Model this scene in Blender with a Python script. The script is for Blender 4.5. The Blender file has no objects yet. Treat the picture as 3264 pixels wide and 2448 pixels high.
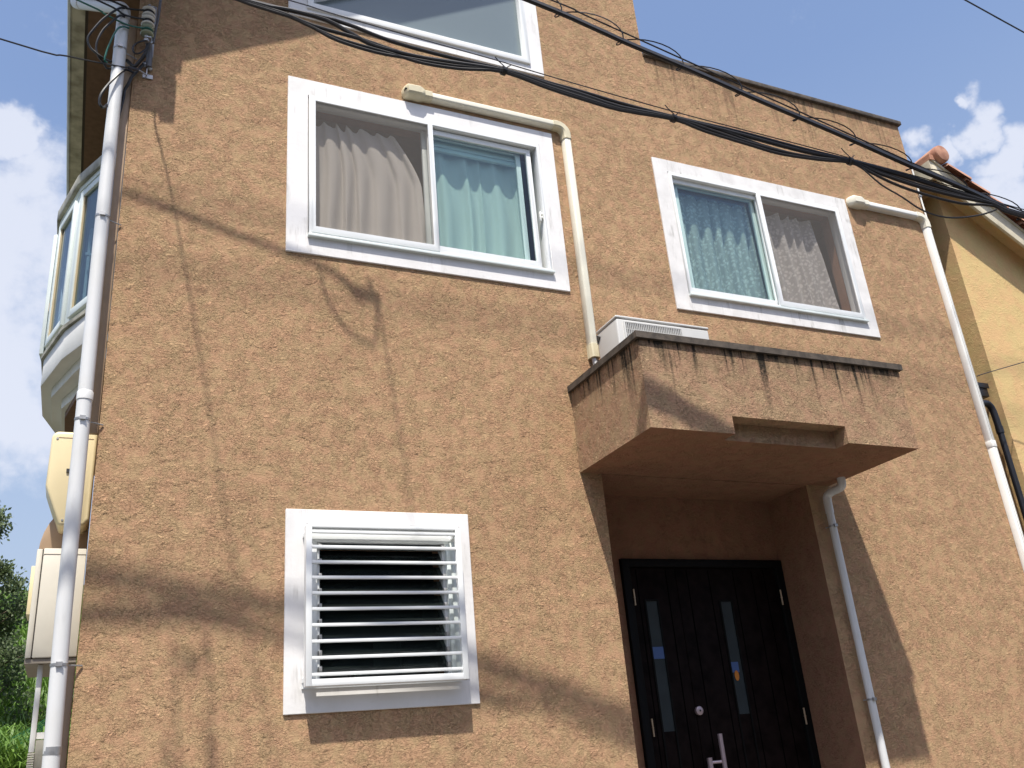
import bpy, bmesh, math, random
from mathutils import Vector, Matrix, noise
random.seed(7)
R = math.radians
scene = bpy.context.scene
COL = scene.collection

# ---------------------------------------------------------------- camera
cam_d = bpy.data.cameras.new('camera')
cam = bpy.data.objects.new('camera', cam_d)
COL.objects.link(cam)
_a, _b, _c = R(26.059), R(22.5284), R(-5.1388)
fw = Vector((math.sin(_a)*math.cos(_b), math.cos(_a)*math.cos(_b), math.sin(_b)))
r0 = Vector((math.cos(_a), -math.sin(_a), 0)); u0 = r0.cross(fw)
rt = math.cos(_c)*r0 + math.sin(_c)*u0
up = -math.sin(_c)*r0 + math.cos(_c)*u0
cam.matrix_world = Matrix(((rt.x, up.x, -fw.x, 0), (rt.y, up.y, -fw.y, -5.0), (rt.z, up.z, -fw.z, 1.55), (0, 0, 0, 1)))
cam_d.sensor_width = 36.0
cam_d.lens = 36.0*2920.0/3264.0
cam_d.clip_start = 0.05
cam_d.clip_end = 2000
scene.camera = cam

# ---------------------------------------------------------------- sky and sun
SUN_EL, SUN_AZ = R(63.7), math.atan2(-0.431, -1.0)      # the sun stands in front of the facade, a little to its left
world = bpy.data.worlds.new("World"); scene.world = world
world.use_nodes = True
wn, wl = world.node_tree.nodes, world.node_tree.links
wn.clear()
wout = wn.new('ShaderNodeOutputWorld'); bg = wn.new('ShaderNodeBackground')
sky = wn.new('ShaderNodeTexSky'); sky.sky_type = 'NISHITA'; sky.sun_disc = False
sky.sun_elevation = SUN_EL; sky.sun_rotation = SUN_AZ
sky.air_density = 1.3; sky.dust_density = 2.0; sky.ozone_density = 2.0; sky.altitude = 50
bg.inputs['Strength'].default_value = 0.125
tc = wn.new('ShaderNodeTexCoord')
def wmath(op, a, b=None, c=None, clamp=False):
    n = wn.new('ShaderNodeMath'); n.operation = op; n.use_clamp = clamp
    for i, v in enumerate((a, b, c)):
        if v is None: continue
        if isinstance(v, (int, float)): n.inputs[i].default_value = v
        else: wl.new(v, n.inputs[i])
    return n.outputs[0]
def wblob(d, rad):                                      # a cumulus bank standing in one direction of the sky
    n = wn.new('ShaderNodeVectorMath'); n.operation = 'DISTANCE'
    wl.new(warp.outputs[0], n.inputs[0]); n.inputs[1].default_value = d
    m = wn.new('ShaderNodeMapRange'); m.interpolation_type = 'SMOOTHSTEP'
    wl.new(n.outputs['Value'], m.inputs['Value'])
    m.inputs['From Min'].default_value = rad; m.inputs['From Max'].default_value = 0.0
    m.inputs['To Min'].default_value = 0.0; m.inputs['To Max'].default_value = 1.0
    return m.outputs[0]
nw = wn.new('ShaderNodeTexNoise'); nw.inputs['Scale'].default_value = 14.0; nw.inputs['Detail'].default_value = 5.0
wl.new(tc.outputs['Generated'], nw.inputs['Vector'])
warp = wn.new('ShaderNodeVectorMath'); warp.operation = 'MULTIPLY_ADD'
wl.new(nw.outputs['Color'], warp.inputs[0]); warp.inputs[1].default_value = (0.13, 0.13, 0.13)
wsub = wn.new('ShaderNodeVectorMath'); wsub.operation = 'SUBTRACT'
wl.new(tc.outputs['Generated'], wsub.inputs[0]); wsub.inputs[1].default_value = (0.065, 0.065, 0.065)
wl.new(wsub.outputs[0], warp.inputs[2])
n1 = wn.new('ShaderNodeTexNoise'); n1.inputs['Scale'].default_value = 13.0; n1.inputs['Detail'].default_value = 9.0; n1.inputs['Roughness'].default_value = 0.62
wl.new(tc.outputs['Generated'], n1.inputs['Vector'])
n2 = wn.new('ShaderNodeTexNoise'); n2.inputs['Scale'].default_value = 2.6; n2.inputs['Detail'].default_value = 5.0
mpp = wn.new('ShaderNodeMapping'); mpp.inputs['Location'].default_value = (3.1, 0.7, 1.9); wl.new(tc.outputs['Generated'], mpp.inputs['Vector'])
wl.new(mpp.outputs[0], n2.inputs['Vector'])
blobs = None
for d, rad in (((-0.085, 0.862, 0.500), 0.105), ((-0.10, 0.835, 0.54), 0.085), ((-0.14, 0.87, 0.46), 0.15), ((-0.0980, 0.800, 0.592), 0.030), ((-0.095, 0.905, 0.40), 0.12), ((-0.085, 0.93, 0.355), 0.09),
               ((0.7290, 0.4330, 0.5300), 0.027), ((0.7180, 0.4420, 0.5370), 0.014), ((0.7330, 0.4430, 0.5150), 0.026), ((0.7270, 0.4640, 0.5060), 0.020),
               ((0.756, 0.445, 0.480), 0.034), ((0.705, 0.497, 0.505), 0.026), ((0.77, 0.46, 0.44), 0.06), ((0.80, 0.42, 0.42), 0.08)):
    b_ = wblob(d, rad)
    blobs = b_ if blobs is None else wmath('MAXIMUM', blobs, b_)
sep = wn.new('ShaderNodeSeparateXYZ'); wl.new(tc.outputs['Generated'], sep.inputs[0])
# general scattered cloud low over the horizon all round, the banks in view on top of it
low = wmath('MULTIPLY', wmath('SUBTRACT', 0.42, sep.outputs['Z'], clamp=True), 1.5)
gen = wmath('ADD', wmath('MULTIPLY', n2.outputs['Fac'], 0.9), low)
gen = wmath('SUBTRACT', gen, 0.62, clamp=True)
cl = wmath('ADD', wmath('MULTIPLY', wmath('POWER', blobs, 0.6), 1.45), wmath('MULTIPLY', wmath('SUBTRACT', n1.outputs['Fac'], 0.5), 2.6))
cl = wmath('ADD', cl, wmath('MULTIPLY', gen, 1.4))
mr = wn.new('ShaderNodeMapRange'); mr.interpolation_type = 'SMOOTHSTEP'
wl.new(cl, mr.inputs['Value']); mr.inputs['From Min'].default_value = 0.24; mr.inputs['From Max'].default_value = 1.20
mr.inputs['To Max'].default_value = 0.88
mixc = wn.new('ShaderNodeMix'); mixc.data_type = 'RGBA'
tint = wn.new('ShaderNodeMix'); tint.data_type = 'RGBA'; tint.blend_type = 'MULTIPLY'; tint.inputs[0].default_value = 1.0
wl.new(sky.outputs[0], tint.inputs[6]); tint.inputs[7].default_value = (1.0, 0.96, 1.0, 1)
hz = wn.new('ShaderNodeMix'); hz.data_type = 'RGBA'; wl.new(wmath('MULTIPLY', wmath('SUBTRACT', 0.62, sep.outputs['Z'], clamp=True), 1.6, clamp=True), hz.inputs[0])
wl.new(tint.outputs[2], hz.inputs[6]); hz.inputs[7].default_value = (2.25, 2.65, 3.45, 1)
wl.new(mr.outputs[0], mixc.inputs[0]); wl.new(hz.outputs[2], mixc.inputs[6]); mixc.inputs[7].default_value = (4.05, 4.25, 4.85, 1)
wl.new(mixc.outputs[2], bg.inputs['Color']); wl.new(bg.outputs[0], wout.inputs[0])

sun_d = bpy.data.lights.new('sun', 'SUN'); sun_d.energy = 4.1; sun_d.angle = R(0.95); sun_d.color = (1.0, 0.95, 0.87)
sun = bpy.data.objects.new('sun', sun_d); COL.objects.link(sun)
sun.rotation_euler = Vector((-0.431, -1.0, 2.201)).to_track_quat('Z', 'Y').to_euler()
sun.location = (-4, -10, 20)

scene.view_settings.view_transform = 'Standard'; scene.view_settings.look = 'None'
scene.view_settings.gamma = 1.0; scene.view_settings.use_curve_mapping = False
scene.view_settings.exposure = 0.68

# ---------------------------------------------------------------- materials
MATS = {}
def newmat(name):
    m = bpy.data.materials.new(name); m.use_nodes = True; MATS[name] = m
    nt = m.node_tree; b = nt.nodes['Principled BSDF']
    return m, nt, nt.nodes, nt.links, b
def plain(name, col, rough=0.5, metal=0.0, var=0.06, vs=6.0, bump=0.0, bs=80.0, spec=0.5, dirt=None, coat=0.0, runs=None):
    m, nt, N, L, b = newmat(name)
    b.inputs['Roughness'].default_value = rough; b.inputs['Metallic'].default_value = metal
    b.inputs['Specular IOR Level'].default_value = spec; b.inputs['Coat Weight'].default_value = coat
    c = N.new('ShaderNodeTexCoord'); n = N.new('ShaderNodeTexNoise'); n.inputs['Scale'].default_value = vs; n.inputs['Detail'].default_value = 6
    L.new(c.outputs['Object'], n.inputs['Vector'])
    r = N.new('ShaderNodeValToRGB'); L.new(n.outputs['Fac'], r.inputs[0])
    d = dirt or tuple(x*(1-var*2) for x in col)
    r.color_ramp.elements[0].position = 0.3; r.color_ramp.elements[0].color = (*d, 1)
    r.color_ramp.elements[1].position = 0.62; r.color_ramp.elements[1].color = (*[min(1, x*(1+var*0.4)) for x in col], 1)
    L.new(r.outputs[0], b.inputs['Base Color'])
    if runs:                                            # rain-washed grime: fine vertical runs under the edges
        mp = N.new('ShaderNodeMapping'); mp.inputs['Scale'].default_value = (1, 1, 0.10); L.new(c.outputs['Object'], mp.inputs['Vector'])
        n3 = N.new('ShaderNodeTexNoise'); n3.inputs['Scale'].default_value = 22; n3.inputs['Detail'].default_value = 4; n3.inputs['Roughness'].default_value = 0.7; L.new(mp.outputs[0], n3.inputs['Vector'])
        n4 = N.new('ShaderNodeTexNoise'); n4.inputs['Scale'].default_value = 5; n4.inputs['Detail'].default_value = 5; L.new(c.outputs['Object'], n4.inputs['Vector'])
        m1 = N.new('ShaderNodeMapRange'); m1.interpolation_type = 'SMOOTHSTEP'; L.new(n3.outputs['Fac'], m1.inputs['Value']); m1.inputs['From Min'].default_value = 0.50; m1.inputs['From Max'].default_value = 0.72
        m2 = N.new('ShaderNodeMapRange'); m2.interpolation_type = 'SMOOTHSTEP'; L.new(n4.outputs['Fac'], m2.inputs['Value']); m2.inputs['From Min'].default_value = 0.45; m2.inputs['From Max'].default_value = 0.65
        m3 = N.new('ShaderNodeMath'); m3.operation = 'MULTIPLY'; L.new(m1.outputs[0], m3.inputs[0]); L.new(m2.outputs[0], m3.inputs[1])
        m4 = N.new('ShaderNodeMath'); m4.operation = 'MULTIPLY'; L.new(m3.outputs[0], m4.inputs[0]); m4.inputs[1].default_value = runs
        mx = N.new('ShaderNodeMix'); mx.data_type = 'RGBA'; L.new(m4.outputs[0], mx.inputs[0]); L.new(r.outputs[0], mx.inputs[6]); mx.inputs[7].default_value = (0.30, 0.29, 0.26, 1)
        L.new(mx.outputs[2], b.inputs['Base Color'])
    if bump:
        n2_ = N.new('ShaderNodeTexNoise'); n2_.inputs['Scale'].default_value = bs; n2_.inputs['Detail'].default_value = 5
        L.new(c.outputs['Object'], n2_.inputs['Vector'])
        bp = N.new('ShaderNodeBump'); bp.inputs['Strength'].default_value = bump; bp.inputs['Distance'].default_value = 0.002
        L.new(n2_.outputs['Fac'], bp.inputs['Height']); L.new(bp.outputs[0], b.inputs['Normal'])
    return m

def stucco(name, base, dark, drips=None, strength=1.0, dist=0.0080, scale=1.0, rust=0.0):
    """skip-trowelled render: smooth fields broken by patches of crusty, flaky relief.
    drips = (z of the edge water runs off, length of the black runs, amount, x from)"""
    m, nt, N, L, b = newmat(name)
    b.inputs['Roughness'].default_value = 0.95; b.inputs['Specular IOR Level'].default_value = 0.15
    g = N.new('ShaderNodeNewGeometry')
    def M(op, a, b_=None, c_=None, clamp=False):
        n = N.new('ShaderNodeMath'); n.operation = op; n.use_clamp = clamp
        for i, v in enumerate((a, b_, c_)):
            if v is None: continue
            if isinstance(v, (int, float)): n.inputs[i].default_value = v
            else: L.new(v, n.inputs[i])
        return n.outputs[0]
    def sm(v, a, c_, lo=0.0, hi=1.0):
        n = N.new('ShaderNodeMapRange'); n.interpolation_type = 'SMOOTHSTEP'; L.new(v, n.inputs['Value'])
        n.inputs['From Min'].default_value = a; n.inputs['From Max'].default_value = c_
        n.inputs['To Min'].default_value = lo; n.inputs['To Max'].default_value = hi
        return n.outputs[0]
    def nz(sc, det=3, rough=0.5, dst=0.0, str_=(1, 1, 1), off=(0, 0, 0), rot=(0, 0, 0)):
        mp = N.new('ShaderNodeMapping'); mp.inputs['Scale'].default_value = str_; mp.inputs['Location'].default_value = off; mp.inputs['Rotation'].default_value = rot
        L.new(g.outputs['Position'], mp.inputs['Vector'])
        n = N.new('ShaderNodeTexNoise'); n.inputs['Scale'].default_value = sc*scale; n.inputs['Detail'].default_value = det
        n.inputs['Roughness'].default_value = rough; n.inputs['Distortion'].default_value = dst
        L.new(mp.outputs[0], n.inputs['Vector']); return n.outputs['Fac']
    patch = sm(nz(4.2, 4, 0.65, 0.8), 0.32, 0.68, 0.25, 1.0)
    patch2 = sm(nz(11, 3, 0.6, 0.6, off=(5, 2, 1)), 0.36, 0.60)
    flake = sm(nz(46, 4, 0.6, 1.1, str_=(0.85, 0.85, 1.35)), 0.495, 0.535)
    flake2 = sm(nz(84, 3, 0.6, 0.9, str_=(0.8, 0.8, 1.4), off=(3, 7, 2)), 0.495, 0.55)
    grit = nz(190, 3, 0.6)
    amt = M('ADD', M('MULTIPLY', M('MULTIPLY', patch, 0.65), patch2), M('MULTIPLY', patch2, 0.35))
    h = M('ADD', M('MULTIPLY', M('MULTIPLY', amt, flake), 1.0), M('MULTIPLY', M('MULTIPLY', flake2, M('ADD', M('MULTIPLY', patch, 0.6), 0.22)), 0.45))
    h = M('ADD', h, M('MULTIPLY', grit, 0.12))
    h = M('ADD', h, M('MULTIPLY', nz(6, 2), 0.6))
    bp = N.new('ShaderNodeBump'); bp.inputs['Strength'].default_value = strength; bp.inputs['Distance'].default_value = dist
    L.new(h, bp.inputs['Height']); L.new(bp.outputs[0], b.inputs['Normal'])
    # colour: slow weathering + darker flecks in the rough patches
    big = sm(nz(0.9, 4, 0.6), 0.30, 0.70)
    mid = sm(nz(7, 5, 0.7, off=(9, 1, 4)), 0.35, 0.70)
    mx = N.new('ShaderNodeMix'); mx.data_type = 'RGBA'
    mx.inputs[6].default_value = (*base, 1); mx.inputs[7].default_value = (*[c*0.86 for c in base], 1)
    L.new(M('ADD', M('MULTIPLY', big, 0.5), M('MULTIPLY', mid, 0.5)), mx.inputs[0])
    hv = N.new('ShaderNodeMix'); hv.data_type = 'RGBA'; hv.blend_type = 'MULTIPLY'; hv.inputs[0].default_value = 1.0
    ht = N.new('ShaderNodeMix'); ht.data_type = 'RGBA'; ht.inputs[6].default_value = (1.04, 0.965, 0.985, 1); ht.inputs[7].default_value = (0.985, 1.03, 0.985, 1)
    L.new(sm(nz(13, 3, 0.6, off=(4, 6, 2)), 0.35, 0.65), ht.inputs[0]); L.new(mx.outputs[2], hv.inputs[6]); L.new(ht.outputs[2], hv.inputs[7])
    gr = N.new('ShaderNodeMix'); gr.data_type = 'RGBA'; L.new(hv.outputs[2], gr.inputs[6]); gr.inputs[7].default_value = (*dark, 1)
    crev = M('MULTIPLY', M('MULTIPLY', sm(nz(80, 4, 0.62, 1.4, str_=(0.8, 0.8, 1.5), off=(1, 1, 8)), 0.52, 0.64), amt), 0.60, clamp=True)
    L.new(crev, gr.inputs[0])
    out = gr.outputs[2]
    if drips:
        zt, ln, am, x0 = drips
        sp = N.new('ShaderNodeSeparateXYZ'); L.new(g.outputs['Position'], sp.inputs[0])
        dz = M('SUBTRACT', zt, sp.outputs['Z'])
        inx = sm(sp.outputs['X'], x0-0.05, x0+0.05)
        # vertical runs: noise squeezed hard in z, each run with its own length
        run = sm(nz(26, 2, 0.5, 0.12, str_=(1, 1, 0.03)), 0.50, 0.63)
        run_l = nz(9, 1, 0.5, 0, str_=(1, 1, 0.02), off=(3, 1, 0))
        fade = M('SUBTRACT', 1.0, M('DIVIDE', dz, M('MULTIPLY', sm(run_l, 0.3, 0.7, 0.15, 1.0), ln*1.9)), clamp=True)
        brk = sm(nz(60, 4, 0.7, off=(2, 2, 2)), 0.30, 0.55)
        wash = M('MULTIPLY', M('SUBTRACT', 1.0, M('DIVIDE', dz, ln*0.9), clamp=True), sm(nz(14, 4, 0.7, str_=(1, 1, 0.25)), 0.30, 0.65))
        edge = M('MULTIPLY', M('SUBTRACT', 1.0, M('DIVIDE', dz, ln*0.22), clamp=True), 0.8)
        s = M('ADD', M('MULTIPLY', M('MULTIPLY', run, fade), M('ADD', M('MULTIPLY', brk, 0.6), 0.4)), M('ADD', M('MULTIPLY', wash, 0.55), M('MULTIPLY', edge, sm(nz(11, 3, 0.6, str_=(1, 1, 0.3), off=(7, 7, 7)), 0.38, 0.6))))
        s = M('MULTIPLY', M('MULTIPLY', s, am), inx, clamp=True)
        st = N.new('ShaderNodeMix'); st.data_type = 'RGBA'; L.new(s, st.inputs[0]); L.new(out, st.inputs[6]); st.inputs[7].default_value = (0.045, 0.036, 0.026, 1)
        out = st.outputs[2]
    L.new(out, b.inputs['Base Color'])
    return m

TAN, TAND = (0.492, 0.321, 0.187), (0.29, 0.187, 0.108)
stucco('tan_stucco', TAN, TAND)
stucco('parapet_stucco', TAN, TAND, drips=(7.10, 0.50, 0.50, 4.0))
stucco('balcony_stucco', (0.435, 0.288, 0.178), TAND, drips=(3.86, 0.26, 1.15, -5), strength=1.0, dist=0.008)
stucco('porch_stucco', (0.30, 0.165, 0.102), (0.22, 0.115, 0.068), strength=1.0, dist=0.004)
stucco('yellow_stucco', (0.66, 0.47, 0.23), (0.52, 0.36, 0.16), strength=0.5, dist=0.004, scale=0.5)
plain('white_trim', (0.78, 0.77, 0.76), 0.6, var=0.04, vs=3.5, bump=0.5, bs=40, dirt=(0.70, 0.69, 0.67), runs=0.50)
plain('old_trim', (0.75, 0.74, 0.72), 0.7, var=0.05, vs=7.0, bump=0.5, bs=40, dirt=(0.64, 0.63, 0.61), runs=0.9)
plain('white_aluminium', (0.80, 0.82, 0.81), 0.35, var=0.02)
plain('pale_aluminium', (0.66, 0.72, 0.70), 0.35, var=0.03)
plain('gasket', (0.03, 0.03, 0.03), 0.6)
plain('ivory_plastic', (0.78, 0.75, 0.62), 0.45, var=0.03, vs=3)
plain('aged_ivory', (0.66, 0.60, 0.42), 0.5, var=0.08, vs=10)
plain('white_plastic', (0.80, 0.80, 0.76), 0.4, var=0.03, vs=3)
plain('pvc_pipe', (0.66, 0.67, 0.67), 0.35, var=0.04, vs=4, dirt=(0.64, 0.64, 0.62), runs=0.25)
plain('cream_plastic', (0.78, 0.66, 0.40), 0.4, var=0.03)
plain('cabinet_plastic', (0.66, 0.62, 0.52), 0.5, var=0.04)
plain('cabinet_base', (0.30, 0.26, 0.21), 0.6)
plain('tan_conduit', (0.40, 0.28, 0.18), 0.5)
plain('coping', (0.085, 0.068, 0.052), 0.8, var=0.35, vs=18, bump=0.8, bs=120, dirt=(0.035, 0.028, 0.022))
plain('roof_metal', (0.16, 0.11, 0.09), 0.5)
plain('gutter_grey', (0.34, 0.33, 0.27), 0.6, var=0.25, vs=9, bump=0.3, dirt=(0.15, 0.14, 0.105))
plain('gutter_paint', (0.52, 0.50, 0.41), 0.6, var=0.25, vs=9, bump=0.3, dirt=(0.28, 0.26, 0.20))
plain('gutter_pale', (0.50, 0.52, 0.50), 0.55, var=0.12, vs=9)
plain('soffit_brown', (0.17, 0.10, 0.065), 0.8, var=0.1, vs=20)
plain('dark_timber', (0.045, 0.03, 0.022), 0.7)
plain('black_cable', (0.012, 0.011, 0.012), 0.45, var=0.1)
plain('steel_wire', (0.05, 0.05, 0.06), 0.5, metal=0.4)
plain('green_cable', (0.01, 0.11, 0.08), 0.4)
plain('porcelain', (0.70, 0.70, 0.66), 0.15, var=0.08, vs=30, coat=0.5)
plain('green_porcelain', (0.28, 0.33, 0.25), 0.15, var=0.1, vs=30, coat=0.5)
plain('galvanised', (0.42, 0.42, 0.42), 0.45, metal=0.7, var=0.15, vs=30)
plain('grey_tube', (0.12, 0.12, 0.13), 0.5)
plain('ac_casing', (0.54, 0.54, 0.52), 0.45, var=0.03)
plain('ac_dark', (0.05, 0.05, 0.05), 0.7)
plain('door_black', (0.010, 0.0065, 0.006), 0.55, var=0.3, vs=12, spec=0.05)
plain('door_frame_black', (0.006, 0.006, 0.006), 0.5, spec=0.1)
plain('door_groove', (0.002, 0.002, 0.002), 0.9, spec=0.0)
plain('door_glass', (0.040, 0.050, 0.054), 0.3, var=0.1, vs=4, spec=0.1)
plain('blue_card', (0.05, 0.10, 0.25), 0.6)
plain('orange_tag', (0.50, 0.17, 0.02), 0.5)
plain('door_steel', (0.50, 0.40, 0.42), 0.35, metal=0.5, var=0.05)
plain('hinge_brass', (0.55, 0.42, 0.28), 0.35, metal=0.6)
plain('interior_wall', (0.42, 0.30, 0.20), 0.9, var=0.05)
plain('interior_wood', (0.36, 0.20, 0.12), 0.7, var=0.1)
plain('dark_room', (0.08, 0.08, 0.08), 0.9)
plain('room_floor', (0.20, 0.13, 0.08), 0.7)
plain('roof_tile', (0.44, 0.235, 0.15), 0.75, var=0.22, vs=11, bump=0.4, bs=60, dirt=(0.30, 0.13, 0.08))
plain('fascia_cream', (0.62, 0.56, 0.42), 0.6, var=0.12, vs=8, bump=0.2)
plain('bay_white', (0.70, 0.70, 0.68), 0.7, var=0.05, vs=4, bump=0.3)
plain('bay_gold', (0.55, 0.45, 0.28), 0.5)
plain('black_plastic', (0.012, 0.013, 0.018), 0.4)
plain('concrete', (0.20, 0.195, 0.18), 0.85, var=0.15, vs=4, bump=0.4)
plain('road_paving', (0.095, 0.086, 0.075), 0.9, var=0.15, vs=2, bump=0.5)
plain('soil', (0.07, 0.08, 0.03), 0.95, var=0.3, vs=3)
plain('bark', (0.10, 0.075, 0.05), 0.9, var=0.3, vs=20)

def leafmat(name, a, c_, tr=0.35):
    m, nt, N, L, b = newmat(name)
    o = N.new('ShaderNodeTexCoord'); n = N.new('ShaderNodeTexNoise'); n.inputs['Scale'].default_value = 3.5; n.inputs['Detail'].default_value = 8; n.inputs['Roughness'].default_value = 0.8
    L.new(o.outputs['Object'], n.inputs['Vector'])
    r = N.new('ShaderNodeValToRGB'); r.color_ramp.elements[0].position = 0.35; r.color_ramp.elements[1].position = 0.65
    r.color_ramp.elements[0].color = (*a, 1); r.color_ramp.elements[1].color = (*c_, 1)
    L.new(n.outputs['Fac'], r.inputs[0]); L.new(r.outputs[0], b.inputs['Base Color'])
    b.inputs['Roughness'].default_value = 0.55
    t = N.new('ShaderNodeBsdfTranslucent'); L.new(r.outputs[0], t.inputs['Color'])
    mx = N.new('ShaderNodeMixShader'); mx.inputs[0].default_value = tr
    L.new(b.outputs[0], mx.inputs[1]); L.new(t.outputs[0], mx.inputs[2]); L.new(mx.outputs[0], N['Material Output'].inputs[0])
leafmat('tree_leaf', (0.06, 0.09, 0.035), (0.16, 0.21, 0.09))
leafmat('grass_blade', (0.06, 0.14, 0.02), (0.22, 0.36, 0.06))
plain('green_net', (0.01, 0.14, 0.07), 0.6)

def glass(name, tint, gloss=(0.9, 0.95, 1.0), refl=1.0, rough=0.0, haze=None):
    """thin window glass: what is behind shows through a tint, the sky reflects by Fresnel; haze = (colour, amount) for mesh or frosted glass"""
    m, nt, N, L, b = newmat(name)
    N.remove(b)
    t = N.new('ShaderNodeBsdfTransparent'); t.inputs[0].default_value = (*tint, 1)
    base = t.outputs[0]
    if haze:
        d = N.new('ShaderNodeBsdfDiffuse'); d.inputs[0].default_value = (*haze[0], 1)
        mh = N.new('ShaderNodeMixShader'); mh.inputs[0].default_value = haze[1]
        L.new(base, mh.inputs[1]); L.new(d.outputs[0], mh.inputs[2]); base = mh.outputs[0]
    if refl > 0:
        gl = N.new('ShaderNodeBsdfGlossy'); gl.inputs[0].default_value = (*gloss, 1); gl.inputs['Roughness'].default_value = rough
        fr = N.new('ShaderNodeLayerWeight'); fr.inputs[0].default_value = 0.5      # same on both sides of the pane
        pw = N.new('ShaderNodeMath'); pw.operation = 'POWER'; pw.inputs[1].default_value = 3.5; L.new(fr.outputs['Facing'], pw.inputs[0])
        mu = N.new('ShaderNodeMath'); mu.operation = 'MULTIPLY_ADD'; mu.inputs[1].default_value = 0.7*refl; mu.inputs[2].default_value = 0.03*refl; mu.use_clamp = True; L.new(pw.outputs[0], mu.inputs[0])
        mx = N.new('ShaderNodeMixShader'); L.new(mu.outputs[0], mx.inputs[0]); L.new(base, mx.inputs[1]); L.new(gl.outputs[0], mx.inputs[2]); base = mx.outputs[0]
    L.new(base, N['Material Output'].inputs[0]); return m
glass('teal_glass', (0.935, 0.982, 0.970), refl=0.9)
glass('bay_glass', (0.62, 0.72, 0.78), refl=0.8, gloss=(0.95, 0.95, 0.95))
glass('insect_screen', (0.88, 0.86, 0.84), refl=0, haze=((0.26, 0.25, 0.24), 0.26))
glass('frosted_glass', (0.35, 0.42, 0.42), refl=1.6, rough=0.25, haze=((0.19, 0.235, 0.245), 0.82))
glass('louvre_glass', (0.34, 0.40, 0.38), refl=1.6, haze=((0.05, 0.065, 0.062), 0.25))

def cloth(name, col, lace=False):
    m, nt, N, L, b = newmat(name)
    b.inputs['Roughness'].default_value = 0.9; b.inputs['Base Color'].default_value = (*col, 1); b.inputs['Specular IOR Level'].default_value = 0.1
    t = N.new('ShaderNodeBsdfTranslucent'); t.inputs['Color'].default_value = (*col, 1)
    mx = N.new('ShaderNodeMixShader'); mx.inputs[0].default_value = 0.35
    L.new(b.outputs[0], mx.inputs[1]); L.new(t.outputs[0], mx.inputs[2]); out = mx.outputs[0]
    c = N.new('ShaderNodeTexCoord')
    if lace:
        v = N.new('ShaderNodeTexVoronoi'); v.inputs['Scale'].default_value = 30; v.feature = 'F1'
        n = N.new('ShaderNodeTexNoise'); n.inputs['Scale'].default_value = 20; n.inputs['Detail'].default_value = 3
        L.new(c.outputs['Object'], n.inputs['Vector'])
        ad = N.new('ShaderNodeVectorMath'); ad.operation = 'MULTIPLY_ADD'; L.new(n.outputs['Color'], ad.inputs[0]); ad.inputs[1].default_value = (0.05, 0.05, 0.05); L.new(c.outputs['Object'], ad.inputs[2])
        L.new(ad.outputs[0], v.inputs['Vector'])
        mr_ = N.new('ShaderNodeMapRange'); L.new(v.outputs['Distance'], mr_.inputs['Value']); mr_.inputs['From Min'].default_value = 0.30; mr_.inputs['From Max'].default_value = 0.50
        mr_.inputs['To Min'].default_value = 0.0; mr_.inputs['To Max'].default_value = 0.30
        tr = N.new('ShaderNodeBsdfTransparent'); m2 = N.new('ShaderNodeMixShader'); L.new(mr_.outputs[0], m2.inputs[0]); L.new(out, m2.inputs[1]); L.new(tr.outputs[0], m2.inputs[2]); out = m2.outputs[0]
    L.new(out, N['Material Output'].inputs[0])
cloth('grey_curtain', (0.78, 0.745, 0.69)); cloth('lace_curtain', (0.82, 0.80, 0.78), lace=True); cloth('white_curtain', (0.86, 0.88, 0.84))

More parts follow.
